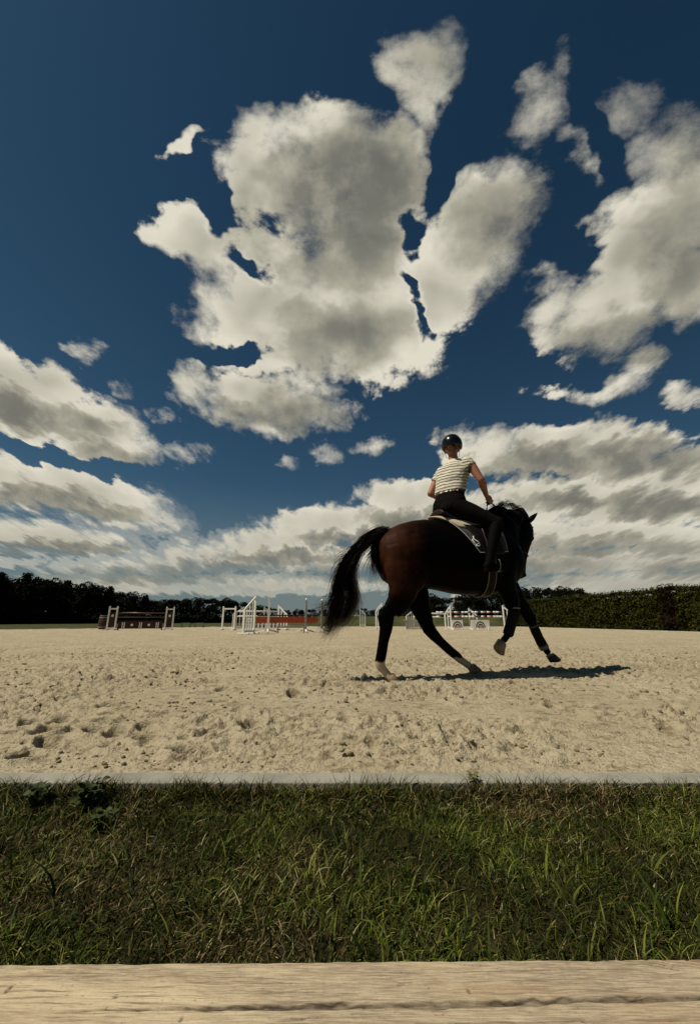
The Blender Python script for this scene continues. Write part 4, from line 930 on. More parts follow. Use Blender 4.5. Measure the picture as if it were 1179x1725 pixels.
hoof((.700, .124, .098), (.45, 0, -1), (1, 0, .45), mhoof)
hoof((.935, -.14, .352), (-.80, -.10, -.62), (.62, 0, -.80), mhoof, r0=.056)
hoof((1.735, .13, .185), (.42, 0, -.9), (1, 0, .42), mhoofd)
# leg boots on the forelegs
def cuff(pts, name='leg_boot', mat=mboot): MB().tube([q[:3] for q in pts], [(q[3], q[3]) for q in pts], 18, ref=(1, 0.01, 0)).build(name, mat, horse, smooth=True)
cuff([(1.127, -.14, .700, .060), (1.122, -.14, .64, .066), (1.095, -.14, .58, .060), (1.06, -.14, .51, .055), (1.03, -.14, .445, .056), (1.018, -.14, .425, .050)])
cuff([(1.128, -.14, .712, .064), (1.127, -.14, .695, .066)], 'boot_edge', mtrim)
cuff([(1.562, .13, .50, .050), (1.582, .13, .455, .055), (1.615, .13, .375, .052), (1.640, .13, .325, .056), (1.650, .13, .305, .054)])
cuff([(1.556, .13, .515, .052), (1.560, .13, .505, .055)], 'boot_edge', mtrim)
cuff([(1.652, .13, .30, .055), (1.660, .13, .285, .057), (1.675, .13, .262, .054)], 'boot_edge', mtrim)

def hairs(name, guides, n, spread, w, seed, cols, parent, segs=10, lenvar=.3, wav=.02, mat=None):
    """ribbon hairs along guide polylines; guides: list of (points, weight)"""
    r = np.random.default_rng(seed); Vs = []; Fs = []; Cs = []; o = 0
    for (G, cnt, sp0, sp1) in guides:
        G = np.array(G, float); d = np.r_[0, np.cumsum(np.linalg.norm(np.diff(G, axis=0), axis=1))]; d /= d[-1]
        for i in range(cnt):
            tm = 1 - lenvar * r.random() ** 1.5; t = np.linspace(0, tm, segs + 1)
            P_ = np.stack([np.interp(t, d, G[:, k]) for k in range(3)], -1)
            # smooth the polyline a little
            for _ in range(2): P_[1:-1] = .25 * P_[:-2] + .5 * P_[1:-1] + .25 * P_[2:]
            off0 = r.standard_normal(3) * sp0; off1 = r.standard_normal(3) * sp1 * (1 + .8 * (r.random() < .08)); tt = t[:, None]
            P_ = P_ + off0 * (1 - tt) + off1 * tt ** 1.2 + wav * np.sin(tt * (5 + 4 * r.random()) + r.random() * 6) * r.standard_normal(3) * tt
            wd_ = w * (0.6 + .8 * r.random()) * (1 - (t / tm) ** 4 * .85); a = r.random() * 3.14; sdv = np.array([math.cos(a) * .6, math.cos(a), math.sin(a) * .5])
            V = np.stack([P_ - sdv * wd_[:, None], P_ + sdv * wd_[:, None]], 1).reshape(-1, 3)
            Fs.append(np.array([[2 * k, 2 * k + 1, 2 * k + 3, 2 * k + 2] for k in range(segs)]) + o); Vs.append(V); o += len(V)
            c = np.array(cols[r.integers(len(cols))]) * (.6 + .8 * r.random()); Cs.append(np.tile(np.r_[c, 1], (len(V), 1)))
    return mesh_np(name, np.concatenate(Vs), np.concatenate(Fs), mat or mhair, parent, smooth=True, attr=np.concatenate(Cs))
HC_ = [(.006, .004, .003), (.009, .006, .004), (.018, .010, .007), (.042, .024, .016)]
tail_main = [(-.26, 0, 1.50), (-.35, 0, 1.50), (-.45, 0.0, 1.455), (-.57, 0, 1.35), (-.68, 0, 1.19), (-.79, 0.01, 1.00), (-.80, 0, .84), (-.80, 0, .68), (-.85, 0, .54), (-.93, 0, .44)]
tail_2 = [(-.30, 0, 1.48), (-.36, 0, 1.47), (-.40, 0, 1.36), (-.41, -.02, 1.24), (-.40, -.02, 1.12), (-.38, -.02, 1.02)]
tail_3 = [(-.32, 0, 1.50), (-.45, 0.0, 1.45), (-.58, 0, 1.32), (-.66, 0, 1.15), (-.68, 0, .96), (-.62, 0, .80), (-.67, 0, .66), (-.80, 0, .52)]
tail_4 = [(-.45, 0.0, 1.45), (-.64, 0, 1.25), (-.78, 0, 1.02), (-.80, 0, .82), (-.88, 0, .70), (-1.04, 0, .69)]
hairs('tail', [(tail_main, 1900, .024, .042), (tail_3, 1500, .026, .036), (tail_2, 620, .022, .036), (tail_4, 260, .022, .026),
    ([(-.36, 0, 1.50), (-.50, 0, 1.44), (-.66, 0, 1.30), (-.82, 0, 1.12), (-.86, 0, .92)], 60, .015, .03),
    ([(-.30, 0, 1.50), (-.33, 0, 1.47), (-.38, 0, 1.38), (-.46, 0, 1.24), (-.50, 0, 1.10)], 60, .02, .06)], 0, 0, .0040, 3, HC_, horse, segs=14, lenvar=.30, wav=.032)
mane = []
mmane, b, p = newmat('mane_hair', (0.006, 0.005, 0.004), 0.85, 0.02); at = b.n.new('ShaderNodeAttribute'); at.attribute_name = 'tint'; b.l.new(at.outputs['Color'], p.inputs['Base Color'])
crest = np.array([(0.99, .0, 1.73), (1.04, .015, 1.82), (1.13, .04, 1.90), (1.27, .075, 1.965), (1.42, .115, 1.975), (1.55, .15, 1.905), (1.64, .18, 1.81)])
rr_ = np.random.default_rng(8)
for i in range(46):
    t = i / 45; c0 = np.array([np.interp(t, np.linspace(0, 1, 7), crest[:, k]) for k in range(3)])
    j = rr_.standard_normal(3) * .012
    mane.append(([c0 + (0, .02, -.03), c0 + (0, 0, .018) + j * .5, c0 + (-.02, -.06, .015) + j, c0 + (-.03, -.12, -.07) + j * 1.5, c0 + (-.03, -.14, -.20) + j * 2], 26, .010, .028))
    mane.append(([c0 + (0, .0, -.03), c0 + (-.005, -.005, .03), c0 + (-.02, -.02, .062) + j * 1.4, c0 + (-.035, -.04, .072) + j * 2], 9, .010, .016))
hairs('mane', mane, 0, 0, .0020, 4, [(.005, .004, .003), (.008, .006, .005)], horse, segs=6, lenvar=.4, wav=.006, mat=mmane)
fl0 = HP(-.06, .05)
hairs('forelock', [([fl0, fl0 + hf * .05, HP(.05, .15), HP(.16, .15)], 60, .012, .02)], 0, 0, .002, 5, HC_[:2], horse, segs=6, mat=mmane)

# ------------------------------------------------------------------ tack: each piece rests on the horse
def tl(o): o.location = (*HO, 0); o.rotation_euler = (0, 0, HT); return o
def patch(f, nu, nv, name, mat, parent, th=.012, smooth=True, mats=None, rim=0.0):
    """f(u,v,off) -> point; a closed shell of given thickness"""
    V = []; 
    for off in (0, th):
        for i in range(nu + 1):
            for j in range(nv + 1): V.append(f(i / nu, j / nv, off))
    n = (nu + 1) * (nv + 1); I = lambda i, j, k=0: k * n + i * (nv + 1) + j; Fs = []
    for i in range(nu):
        for j in range(nv): Fs.append((I(i, j), I(i + 1, j), I(i + 1, j + 1), I(i, j + 1))); Fs.append((I(i, j, 1), I(i, j + 1, 1), I(i + 1, j + 1, 1), I(i + 1, j, 1)))
    for i in range(nu): Fs.append((I(i, 0), I(i, 0, 1), I(i + 1, 0, 1), I(i + 1, 0))); Fs.append((I(i, nv), I(i + 1, nv), I(i + 1, nv, 1), I(i, nv, 1)))
    for j in range(nv): Fs.append((I(0, j), I(0, j + 1), I(0, j + 1, 1), I(0, j, 1))); Fs.append((I(nu, j), I(nu, j, 1), I(nu, j + 1, 1), I(nu, j + 1)))
    return MB().add(V, Fs).build(name, mat, parent, smooth=smooth)
mpad, b, p = newmat('quilted_black_cloth', (0.012, 0.012, 0.013), 0.8, 0.2, sheen=.3)
v_ = b.voro(objco(b), 38.0, feature='F1'); b.l.new(b.mix(b.sstep(v_, .1, .5), (.004, .004, .005), (.014, .014, .014)), p.inputs['Base Color']); bump(b, p, v_, -.004)
mpipe = newmat('white_piping', (.42, .41, .38), .5, .4)[0]
mlogo = newmat('white_embroidery', (.62, .62, .60), .6, .3)[0]
mfleece, b, p = newmat('sheepskin', (.50, .40, .25), .95, .1, sheen=.3); bump(b, p, b.noise(objco(b), 90, 4, .7), .006)
b.l.new(b.mix(b.noise(objco(b), 30, 4, .6), (.56, .45, .28), (.40, .31, .19)), p.inputs['Base Color'])
msad = varied('saddle_leather', (.020, .008, .005), (.010, .005, .004), 10, .5, .25, .0006)
mgirth = varied('girth_leather', (.20, .15, .11), (.12, .09, .065), 10, .5, .3)
pad = tl(empty('saddle_pad')); tag(pad, 'black quilted saddle pad with white piping and a white emblem at its rear corner', 'saddle pad')
PHM = R(86)
def pad_rear(ph): t = abs(ph) / PHM; return .30 + .36 * t ** 1.0 - .02 * math.sin(t * math.pi)
def pad_front(ph): t = abs(ph) / PHM; return 1.02 + .02 * t
def padf(u, v, off): ph = -PHM + 2 * PHM * v; a = pad_rear(ph) * (1 - u) + pad_front(ph) * u; return trunk_pt(a, ph, .016 + off)
patch(padf, 14, 40, 'cloth', mpad, pad, .010)
for s_ in (-1, 1):
    pts = [trunk_pt(pad_rear(PHM * s_ * t), PHM * s_ * t, .028) for t in np.linspace(.0, 1, 24)] + [trunk_pt(pad_rear(PHM) * (1 - t) + pad_front(PHM) * t, PHM * s_, .028) for t in np.linspace(.03, 1, 16)]
    MB().tube(pts, .0045, 8).build('piping', mpipe, pad, smooth=True)
    # emblem: two offset curved strokes like a slanted S
    mb = MB()
    def em(u, v):   # local emblem coordinates to the pad surface
        ph = s_ * (R(69) - v * R(11)); a = pad_rear(PHM * .76) + .080 + u * .040 - v * .012; return trunk_pt(a, ph, .031)
    for (dx, dy, k0) in ((-.25, .42, 0), (.35, -.42, 1)):
        c0 = [(1.05, .75), (.3, 1.05), (-.6, .95), (-.95, .45), (-.3, .10), (.45, -.05), (.95, -.40), (.6, -.85), (-.2, -.95), (-1.0, -.75)]
        c0 = c0[:6] if k0 == 0 else c0[4:]
        mb.tube([em(x_ * .75, y_ * .75) for x_, y_ in c0], .0075, 6)
    mb.tube([em(x_, y_) for x_, y_ in ((-1.25, 0.25), (-.75, -.55), (.2, -.35), (.9, -.1))], .0042, 6)
    mb.build('emblem', mlogo, pad, smooth=True)
hp = tl(empty('half_pad')); tag(hp, 'cream sheepskin half pad showing behind the saddle', 'half pad')
PH2 = R(43)
patch(lambda u, v, off: trunk_pt((.235 + .26 * abs(2 * v - 1) ** 1.25) * (1 - u) + .95 * u, -PH2 + 2 * PH2 * v, .028 + off * math.sin(math.pi * min(max(v, .03), .97)) ** .3 * min(1, .45 + 4 * u)), 16, 36, 'fleece', mfleece, hp, .032)
mflap = newmat('flap_leather', (.006, .004, .0035), .6, .12)[0]
sdl = tl(empty('saddle')); tag(sdl, 'dark brown leather saddle under the rider', 'saddle')
def seatf(u, v, off):
    a = .33 + .56 * u; w = .175 * (1 - .45 * u) ; y = w * (1 - 2 * v); zt = 1.725 + .055 * (1 - u) ** 3 + .05 * u ** 3 - .012 * math.sin(math.pi * u) - .55 * y * y - .03 * abs(1 - 2 * v) ** 4
    return (a, y, zt + off * .9 - .02)
patch(seatf, 16, 14, 'seat', msad, sdl, .035)
for s_ in (-1, 1):
    patch(lambda u, v, off: trunk_pt((.52 + .20 * v) * (1 - u) + (.86 + .12 * v) * u, s_ * (R(30) + R(60) * v), .040 + off), 8, 12, 'flap', mflap, sdl, .008)
    tp = [np.array(trunk_pt(.74, s_ * t, .06)) for t in np.linspace(R(45), R(88), 6)]; tp.append(tp[-1] + (0, -s_ * .0, -.14)); MB().tube(tp, (.012), 6).build('stirrup_leather', msad, sdl, smooth=True)
gir = tl(empty('girth')); tag(gir, 'brown leather girth buckled round the belly behind the foreleg', 'girth')
gpts = lambda da: [trunk_pt(.80 + da - .05 * math.sin((t - .5) * math.pi) ** 2, R(82) + (R(278) - R(82)) * t, .012) for t in np.linspace(0, 1, 40)]
MB().add([v for k, t in enumerate(np.linspace(0, 1, 41)) for ph in [R(82) + R(196) * t] for v in (trunk_pt(.755 + .04 * math.sin(math.pi * t), ph, .008), trunk_pt(.755 + .04 * math.sin(math.pi * t), ph, .018), trunk_pt(.845 + .04 * math.sin(math.pi * t), ph, .018), trunk_pt(.845 + .04 * math.sin(math.pi * t), ph, .008))],
    [(4 * k + j, 4 * k + (j + 1) % 4, 4 * k + 4 + (j + 1) % 4, 4 * k + 4 + j) for k in range(40) for j in range(4)] + [(0, 1, 2, 3), (163, 162, 161, 160)]).build('strap', mflap, gir, smooth=False)
for da in (.752, .848): MB().tube([trunk_pt(da + .04 * math.sin(math.pi * t), R(82) + R(196) * t, .016) for t in np.linspace(0, 1, 40)], .006, 6).build('edge_cord', mgirth, gir, smooth=True)
# bridle
br_ = tl(empty('bridle')); tag(br_, 'black leather bridle on the tucked-in head with reins up to the hands', 'bridle')
mbri = newmat('bridle_leather', (.004, .003, .003), .5, .15)[0]; mbri2 = newmat('pale_noseband', (.045, .038, .032), .5, .3)[0]; msteel = newmat('bit_steel', (.45, .45, .45), .2, .8)[0]
def hloop(t, pad_, f0, f1, w, dt=0.0, n=28):
    c = (f0 + f1) / 2; rf = (f0 - f1) / 2 + pad_
    return [HP(t + dt * math.cos(2 * math.pi * k / n), c + rf * math.cos(2 * math.pi * k / n), (w + pad_) * math.sin(2 * math.pi * k / n)) for k in range(n + 1)]
MB().tube(hloop(.36, .010, .076, -.125, .067, .03), (.010, .004), 8, cap=False).build('noseband', mbri2, br_, smooth=True)
MB().tube(hloop(.475, .009, .062, -.098, .056, -.03), (.007, .003), 8, cap=False).build('flash_strap', mbri, br_, smooth=True)
MB().tube(hloop(.03, .010, .125, -.19, .10, -.035), (.009, .004), 8, cap=False).build('browband', mbri, br_, smooth=True)
for s_ in (-1, 1):
    MB().tube([HP(-.03, -.06, s_ * .092), HP(.10, -.03, s_ * .116), HP(.30, -.03, s_ * .088), HP(.50, -.03, s_ * .064), HP(.555, -.03, s_ * .060)], .008, 6).build('cheekpiece', mbri, br_, smooth=True)
    c = HP(.57, -.03, s_ * .066); MB().tube([c + hax * .028 * math.cos(a) + hf * .028 * math.sin(a) for a in np.linspace(0, 2 * math.pi, 20)], .0045, 6, cap=False, ref=(0, 1, 0)).build('bit_ring', msteel, br_, smooth=True)

# ------------------------------------------------------------------ rider (same frame as the horse)
mskin, b, p = newmat('skin', (.36, .15, .085), .5, .3); p.inputs['Subsurface Weight'].default_value = .08; p.inputs['Subsurface Radius'].default_value = (.02, .008, .004)
b.l.new(b.mix(b.noise(objco(b), 12, 3, .6), (.40, .17, .095), (.31, .12, .07)), p.inputs['Base Color'])
RC = np.array([.52, 0, 1.72]); RS = 1.09
rt = lambda q: RC + RS * (np.array(q, float) - RC)
_o = RC * (1 - RS)
rider = empty('person', (HO[0] + _o[0] * math.cos(HT), HO[1] + _o[0] * math.sin(HT), _o[2]), HT); rider.scale = (RS,) * 3
tag(rider, 'rider in black helmet, striped cream top and dark breeches, seen from behind', 'person')
mbreech, b, p = newmat('dark_breeches', (.0065, .0052, .0046), .95, .02); bump(b, p, b.noise(objco(b), 18, 4, .6), .006)
mbootl = newmat('black_boot', (.003, .0025, .0025), .7, .03)[0]; mhelm = newmat('helmet_shell', (.004, .004, .004), .22, .35, coat=.12)[0]
mglove = newmat('glove', (.035, .018, .012), .6, .3)[0]
TY = R(43)                                   # trunk of the rider turned to the left, into the circle
fx = np.array([math.cos(TY), math.sin(TY), 0]); lx = np.array([-math.sin(TY), math.cos(TY), 0]); uz = np.array([0, 0, 1.])
pel = np.array([.52, 0.0, 1.845]); neck = np.array([.615, .0, 2.375])
shL = np.array([.532, .166, 2.300]); shR = np.array([.690, -.166, 2.305])
shl = (shL + shR) / 2
def ering(c, rx, ry, n=24, ax=None, ay=None, e=1.0):
    ax = lx if ax is None else ax; ay = fx if ay is None else ay
    return [np.array(c) + ax * rx * math.copysign(abs(math.cos(2 * math.pi * k / n)) ** e, math.cos(2 * math.pi * k / n)) + ay * ry * math.copysign(abs(math.sin(2 * math.pi * k / n)) ** e, math.sin(2 * math.pi * k / n)) for k in range(n)]
def loft(mb, rings, cap=True, mi=0):
    n = len(rings[0]); V = [v for r_ in rings for v in r_]; m = len(rings)
    Fs = [(i * n + k, i * n + (k + 1) % n, (i + 1) * n + (k + 1) % n, (i + 1) * n + k) for i in range(m - 1) for k in range(n)]
    if cap: Fs += [tuple(range(n))[::-1], tuple((m - 1) * n + k for k in range(n))]
    return mb.add(V, Fs, mi)
PY = R(18); pfx = np.array([math.cos(PY), math.sin(PY), 0]); plx = np.array([-math.sin(PY), math.cos(PY), 0])
def lerp(a, c, t): return a * (1 - t) + c * t
def taxis(t): a = lerp(plx, lx, t); return a / np.linalg.norm(a), np.cross(a / np.linalg.norm(a), uz)
# trunk stations: t height, centre, half width, half depth
def station(z, w, d, dx=0.0):
    t = (z - 1.80) / .6; t = min(max(t, 0), 1); c = np.array([np.interp(z, [1.74, 1.92, 2.10, 2.30, 2.40], [.520, .520, .555, .605, .625]) , 0.0, z]); a, f_ = taxis(t); return ering(c + f_ * dx, w * 1.13, d * 1.05, ax=a, ay=f_)
bm_ = MB()
loft(bm_, [station(1.745, .13, .10), station(1.80, .165, .125), station(1.87, .170, .125), station(1.95, .145, .105), station(2.02, .127, .092), station(2.10, .132, .095), station(2.20, .150, .108), station(2.28, .158, .105), station(2.33, .120, .085), station(2.37, .060, .060)])
def cap_limb(mb, pts, n=14, ref=(1, .02, 0)): mb.tube([q[:3] for q in pts], [(q[3], q[3]) if len(q) == 4 else (q[3], q[4]) for q in pts], n, ref=ref); mb.ell(pts[0][:3], (pts[0][3],) * 3); mb.ell(pts[-1][:3], (pts[-1][3],) * 3)
hc = np.array([.598, .0, 2.545]); HY = R(62); hfx = np.array([math.cos(HY), math.sin(HY), 0]); hlx = np.array([-math.sin(HY), math.cos(HY), 0])
bm_.tube([(.610, 0, 2.32), (.607, 0, 2.38), (.602, 0, 2.44), (.600, 0, 2.50)], [.060, .052, .050, .055], 16)
bm_.ell(hc, (.095, .076, .112), axes=[hfx, hlx, uz])
bm_.ell(hc + hfx * .045 - uz * .065, (.050, .050, .050), axes=[hfx, hlx, uz]); bm_.ell(hc + hfx * .098 - uz * .020, (.018, .013, .022), axes=[hfx, hlx, uz])
bm_.ell(hc + hfx * .088 - uz * .065, (.014, .024, .008), axes=[hfx, hlx, uz]); bm_.ell(hc + hfx * .080 - uz * .098, (.020, .024, .016), axes=[hfx, hlx, uz])
for s_ in (-1, 1): bm_.ell(hc + hlx * s_ * .077 - hfx * .005 - uz * .022, (.018, .010, .028), axes=[hfx, hlx, uz]); bm_.ell(hc + hfx * .078 + hlx * s_ * .030 + uz * .002, (.014, .016, .012), axes=[hfx, hlx, uz])
elR = np.array([.765, -.245, 2.085]); haR = np.array([.865, -.165, 1.945]); elL = np.array([.395, .165, 2.060]); haL = np.array([.62, .20, 1.95])
elL = np.array([.405, .205, 2.045]); haL = np.array([.69, .185, 1.955])
def arm(mb, sh, el, ha, k=1.0):
    cap_limb(mb, [(*sh, .054 * k), (*lerp(sh, el, .3), .052 * k), (*lerp(sh, el, .7), .043 * k), (*el, .038 * k)])
    cap_limb(mb, [(*el, .038 * k), (*lerp(el, ha, .25), .042 * k), (*lerp(el, ha, .7), .031 * k), (*ha, .024 * k)])
arm(bm_, shR, elR, haR); arm(bm_, shL, elL, haL)
def hand(mb, w, aim, side):
    """closed fist on the rein: palm, four curled fingers and a thumb on top"""
    w = np.array(w, float); d = np.array(aim, float); d /= np.linalg.norm(d); inn = np.array([0, side, 0.]); inn -= d * (inn @ d); inn /= np.linalg.norm(inn); up = np.cross(d, inn); up = up if up[2] > 0 else -up
    pc = w + d * .045; mb.ell(pc, (.046, .018, .042), axes=[d, inn, up])
    for i, (L, r_) in enumerate(((.040, .0098), (.044, .0100), (.041, .0095), (.034, .0082))):
        k0 = pc + d * .038 + up * (.028 - .019 * i) - inn * .004; k1 = k0 + d * .018 * (L / .04) + inn * .020; k2 = k1 - d * .014 + inn * .018; k3 = k2 - d * .020 + inn * .001
        mb.tube([k0, k1, k2, k3], [r_, r_, r_ * .93, r_ * .8], 9); [mb.ell(q, (r_,) * 3, 8, 6) for q in (k1, k2, k3)]
    t0 = pc - d * .012 + up * .028 + inn * .012; t1 = t0 + d * .024 + up * .014 + inn * .012; t2 = t1 + d * .026 + inn * .006
    mb.tube([t0, t1, t2], [.0125, .011, .009], 9); mb.ell(t1, (.011,) * 3, 8, 6); mb.ell(t2, (.009,) * 3, 8, 6)
    return pc + d * .03 + inn * .02
gr_ = hand(bm_, haR, (.62, .12, -.72), 1); gl_ = hand(bm_, haL, (.80, -.10, -.55), -1)
# legs under the breeches and boots
hipR = np.array([.55, -.105, 1.81]); knR = np.array([.855, -.315, 1.61]); anR = np.array([.71, -.335, 1.20]); hipL = hipR * [1, -1, 1]; knL = knR * [1, -1, 1]; anL = anR * [1, -1, 1]
def leg(mb, h, k, a, f=1.0):
    cap_limb(mb, [(*h, .098 * f), (*lerp(h, k, .4), .088 * f), (*lerp(h, k, .8), .064 * f), (*k, .058 * f)], ref=(0, 0, 1))
    cap_limb(mb, [(*k, .057 * f), (*lerp(k, a, .3), .058 * f), (*lerp(k, a, .7), .042 * f), (*a, .034 * f)])
for h_, k_, a_ in ((hipR, knR, anR), (hipL, knL, anL)):
    leg(bm_, h_, k_, a_); cap_limb(bm_, [(*(a_ - [.02, 0, .035]), .032), (*(a_ + [.07, 0, -.045]), .032), (*(a_ + [.15, 0, -.045]), .026)])
bm_.build('body', mskin, rider, remesh=.0055, sm=3)
# breeches
mb = MB(); loft(mb, [station(1.735, .135, .105), station(1.77, .165, .130), station(1.83, .182, .138, -.006), station(1.89, .176, .130, -.004), station(1.95, .153, .112), station(1.985, .140, .103)])
for s_, (h_, k_, a_) in zip((-1, 1), ((hipR, knR, anR), (hipL, knL, anL))):
    cap_limb(mb, [(*h_, .106), (*lerp(h_, k_, .4), .096), (*lerp(h_, k_, .8), .072), (*k_, .066)], ref=(0, 0, 1)); cap_limb(mb, [(*k_, .064), (*lerp(k_, a_, .25), .062)])
mb.ell((.470, -.075, 1.80), (.095, .095, .085)); mb.ell((.455, .075, 1.80), (.095, .095, .085))
mb.build('breeches', mbreech, rider, remesh=.009, sm=5)
for s_, (k_, a_) in zip((-1, 1), ((knR, anR), (knL, anL))):
    mb = MB(); cap_limb(mb, [(*lerp(k_, a_, .06), .068), (*lerp(k_, a_, .35), .064), (*lerp(k_, a_, .75), .048), (*a_, .043)])
    cap_limb(mb, [(*(a_ - [.025, 0, .030]), .038), (*(a_ + [.07, 0, -.045]), .040), (*(a_ + [.155, 0, -.047]), .032)]); mb.box(a_ + [-.03, 0, -.075], (.05, .06, .03))
    mb.build('riding_boot', mbootl, rider, remesh=.008, sm=3)
    st = MB(); c = rt(a_ + [.085, 0, -.02]); st.tube([c + np.array([0, math.cos(t) * .062, math.sin(t) * .075]) for t in np.linspace(R(-55), R(235), 16)], .006, 6); st.box(c + [0, 0, -.066], (.045, .085, .010))
    o = st.build('stirrup_iron', newmat('dark_iron', (.05, .05, .05), .45)[0], sdl, smooth=True)
# belt
mbelt, b, p = newmat('belt', (.02, .01, .01), .5, .3)
mbr = newmat('belt_red', (.20, .045, .035), .5)[0]; mbw = newmat('belt_white', (.55, .47, .38), .5)[0]
mb = MB(); loft(mb, [station(1.965, .150, .108), station(1.970, .155, .113), station(2.005, .148, .108), station(2.010, .141, .101)]); mb.build('belt', mbelt, rider, smooth=True)
def belt_pt(k, z, off): # angle k (deg) round the waist, 270 = small of the back
    a = R(k); t = (z - 1.80) / .6; ax, ay = taxis(t); c = np.array([np.interp(z, [1.74, 1.92, 2.10], [.520, .520, .555]), 0, z]); return c + ax * (.170 + off) * math.cos(a) + ay * (.117 + off) * math.sin(a)
for k0, k1, mt in ((222, 236, mbr), (238, 244, mbw), (250, 262, mbw), (263, 269, mbr), (272, 284, mbw), (286, 294, mbr), (210, 219, mbw)):
    mb = MB(); ks = np.linspace(k0, k1, 5); V = []
    for k in ks:
        tt = (k - k0) / (k1 - k0); hh_ = .014 * math.sin(math.pi * (.12 + .76 * tt)); V += [belt_pt(k, 1.988 - hh_, .003), belt_pt(k, 1.988 - hh_, .006), belt_pt(k, 1.988 + hh_, .003), belt_pt(k, 1.988 + hh_, .000)]
    mb.add(V, [(4 * i + j, 4 * i + (j + 1) % 4, 4 * i + 4 + (j + 1) % 4, 4 * i + 4 + j) for i in range(4) for j in range(4)] + [(0, 1, 2, 3), (19, 18, 17, 16)]); mb.build('belt_motif', mt, rider)
# shirt: loose body blousing at the waist, cap sleeves; stripes woven in
mshirt, b, p = newmat('striped_knit', (.60, .53, .40), .85, .15, sheen=.2)
oc = objco(b); sp = b.n.new('ShaderNodeSeparateXYZ'); b.l.new(oc, sp.inputs[0])
zz = b.m('ADD', sp.outputs[2], b.m('MULTIPLY', b.m('SUBTRACT', b.noise(oc, 9.0, 2, .5), .5), .026)); zz = b.m('ADD', zz, b.m('MULTIPLY', sp.outputs[1], -.05))
fr = b.m('FRACT', b.m('MULTIPLY', zz, 1 / .0335)); stp = b.m('MULTIPLY', b.sstep(fr, .50, .60), b.sstep(fr, .92, .82)); stp = b.m('MULTIPLY', stp, b.sstep(zz, 2.365, 2.345))
b.l.new(b.mix(b.m('MULTIPLY', stp, .92), (.62, .56, .43), (.055, .050, .042)), p.inputs['Base Color'])
wr = b.noise(b.v('MULTIPLY', oc, (1, 1, 2.0)), 9.0, 3, .55); bump(b, p, wr, .030)
mb = MB(); loft(mb, [station(1.985, .146, .110), station(1.995, .160, .120), station(2.03, .163, .124), station(2.09, .160, .122), station(2.17, .168, .126), station(2.24, .175, .124), station(2.29, .172, .114), station(2.325, .130, .092), station(2.355, .085, .072), station(2.385, .066, .064), station(2.392, .058, .057)])
def sleeve(mb, sh, el, L): cap_limb(mb, [(*sh, .066), (*lerp(sh, el, L * .6), .068)]); mb.tube([lerp(sh, el, L * .5), lerp(sh, el, L)], [.068, .066], 18)
sleeve(mb, shR + [-.01, .012, 0], elR, .26); sleeve(mb, shL + [.01, -.012, 0], elL, .50)
mb.build('shirt', mshirt, rider, remesh=.0065, sm=3)
MB().tube([lerp(shR + [-.01, .012, 0], elR, .255), lerp(shR, elR, .275)], [.0675, .0665], 20).build('sleeve_cuff', newmat('cuff_dark', (.06, .04, .035), .8)[0], rider, smooth=True)
# helmet and hair
tlt = np.array([0.0, 0, 1.0]); mb = MB(); V = []; Fs = []
HA_ = [hfx, hlx, uz]; n = 28; m = 12; V.append(hc + uz * (.022 + .126))
for i in range(1, m + 1):
    ph = R(112) * i / m
    for k in range(n):
        th = 2 * math.pi * k / n; front = math.cos(th); lim = 1.0 if front < .3 else 1.0 - .22 * (front - .3) / .7
        q = ph * (lim if i > m // 2 else 1.0)
        V.append(hc + uz * .022 + hfx * (.140 * math.sin(q) * math.cos(th)) + hlx * (.116 * math.sin(q) * math.sin(th)) + uz * .126 * math.cos(q))
Fs = [(0, 1 + k, 1 + (k + 1) % n) for k in range(n)] + [(1 + i * n + k, 1 + (i + 1) * n + k, 1 + (i + 1) * n + (k + 1) % n, 1 + i * n + (k + 1) % n) for i in range(m - 1) for k in range(n)]
mb.add(V, Fs); o = mb.build('helmet', mhelm, rider, smooth=True); md = o.modifiers.new('solid', 'SOLIDIFY'); md.thickness = .012; md.offset = -1
mb = MB(); V = []; n = 16
for layer in (0, .008):
    for k in range(n + 1):
        th = R(-62) + R(124) * k / n
        for rr in (1.0, 1.0 + .42 * math.cos(th * 1.35) ** 1.0): V.append(hc + hfx * .134 * rr * math.cos(th) + hlx * .113 * (1 + (rr - 1) * .6) * math.sin(th) + uz * (.018 - .05 * (rr - 1) - layer))
q = 2 * (n + 1); Fs = [(2 * k, 2 * k + 1, 2 * k + 3, 2 * k + 2) for k in range(n)] + [(q + 2 * k, q + 2 * k + 2, q + 2 * k + 3, q + 2 * k + 1) for k in range(n)] + [(2 * k + 1, q + 2 * k + 1, q + 2 * k + 3, 2 * k + 3) for k in range(n)]
hel = o; mb.add(V, Fs).build('peak', mhelm, hel, smooth=True)
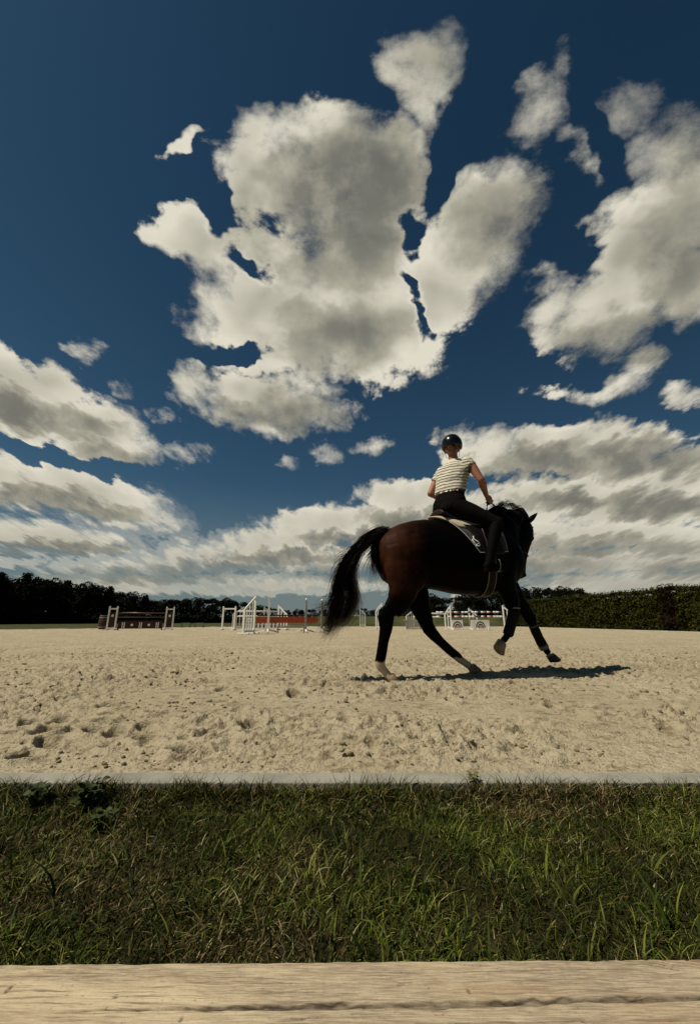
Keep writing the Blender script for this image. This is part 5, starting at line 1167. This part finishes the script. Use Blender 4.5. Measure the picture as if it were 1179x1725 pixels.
MB().tube([hc + hlx * .085 - uz * .02, hc + hlx * .07 + hfx * .04 - uz * .10, hc + hfx * .07 - uz * .125, hc - hlx * .07 + hfx * .04 - uz * .10, hc - hlx * .085 - uz * .02], .003, 6).build('chin_strap', mbri, hel, smooth=True)
hg = []
bk = hc - hfx * .100 - uz * .040 + hlx * .012
for i in range(26):
    a = i / 26 * 6.28; hg.append(([hc - hfx * .085 + hlx * .045 * math.cos(a) + uz * (-.005 + .03 * math.sin(a)), bk + hlx * .034 * math.cos(a + .8) + uz * (.03 * math.sin(a + .8)) - hfx * .012, bk + hlx * .020 * math.cos(a + 2) + uz * (.022 * math.sin(a + 2)) - hfx * .020, bk + hlx * .012 * math.cos(a + 3.2) + uz * .012 * math.sin(a + 3.2) - hfx * .008], 22, .004, .005))
mb = MB(); mb.ell(bk, (.024, .036, .034), axes=HA_); mb.ell(hc - hfx * .066 - uz * .055, (.035, .062, .040), axes=HA_)
hobj = mb.build('hair', varied('hair_brown', (.17, .09, .04), (.09, .045, .02), 40, .5, .4, .003), rider, smooth=True)
hairs('hair_bun', hg, 0, 0, .0016, 6, [(.26, .15, .07), (.16, .085, .04), (.34, .22, .11)], rider, segs=6, lenvar=.2, wav=.004)
# reins from the bit to the hands
brR = HP(.57, -.03, -.066); brL = HP(.57, -.03, .066); gR = rt(gr_); gL = rt(gl_)
for nme, a_, mid, c_ in (('rein', brR, (1.22, -.20, 1.66), gR), ('rein', brL, (1.16, .24, 1.62), gL)):
    P_ = [np.array(a_), np.array(a_) * .6 + np.array(mid) * .4 + (0, 0, .02), np.array(mid), np.array(mid) * .45 + np.array(c_) * .55 + (0, 0, -.0), np.array(c_)]
    MB().tube(P_, (.0085, .0035) if False else .008, 8).build(nme, mbri, br_, smooth=True)
lp = [gR + (-.005, 0, .0), gR + (-.035, -.01, -.05), gR + (-.05, -.01, -.10), gR + (-.03, 0, -.145), gR + (.0, .01, -.15), gR + (-.02, .10, -.13), gL + (.02, -.02, -.06), gL]
MB().tube(lp, .0095, 8).build('rein_loop', mbri, br_, smooth=True)
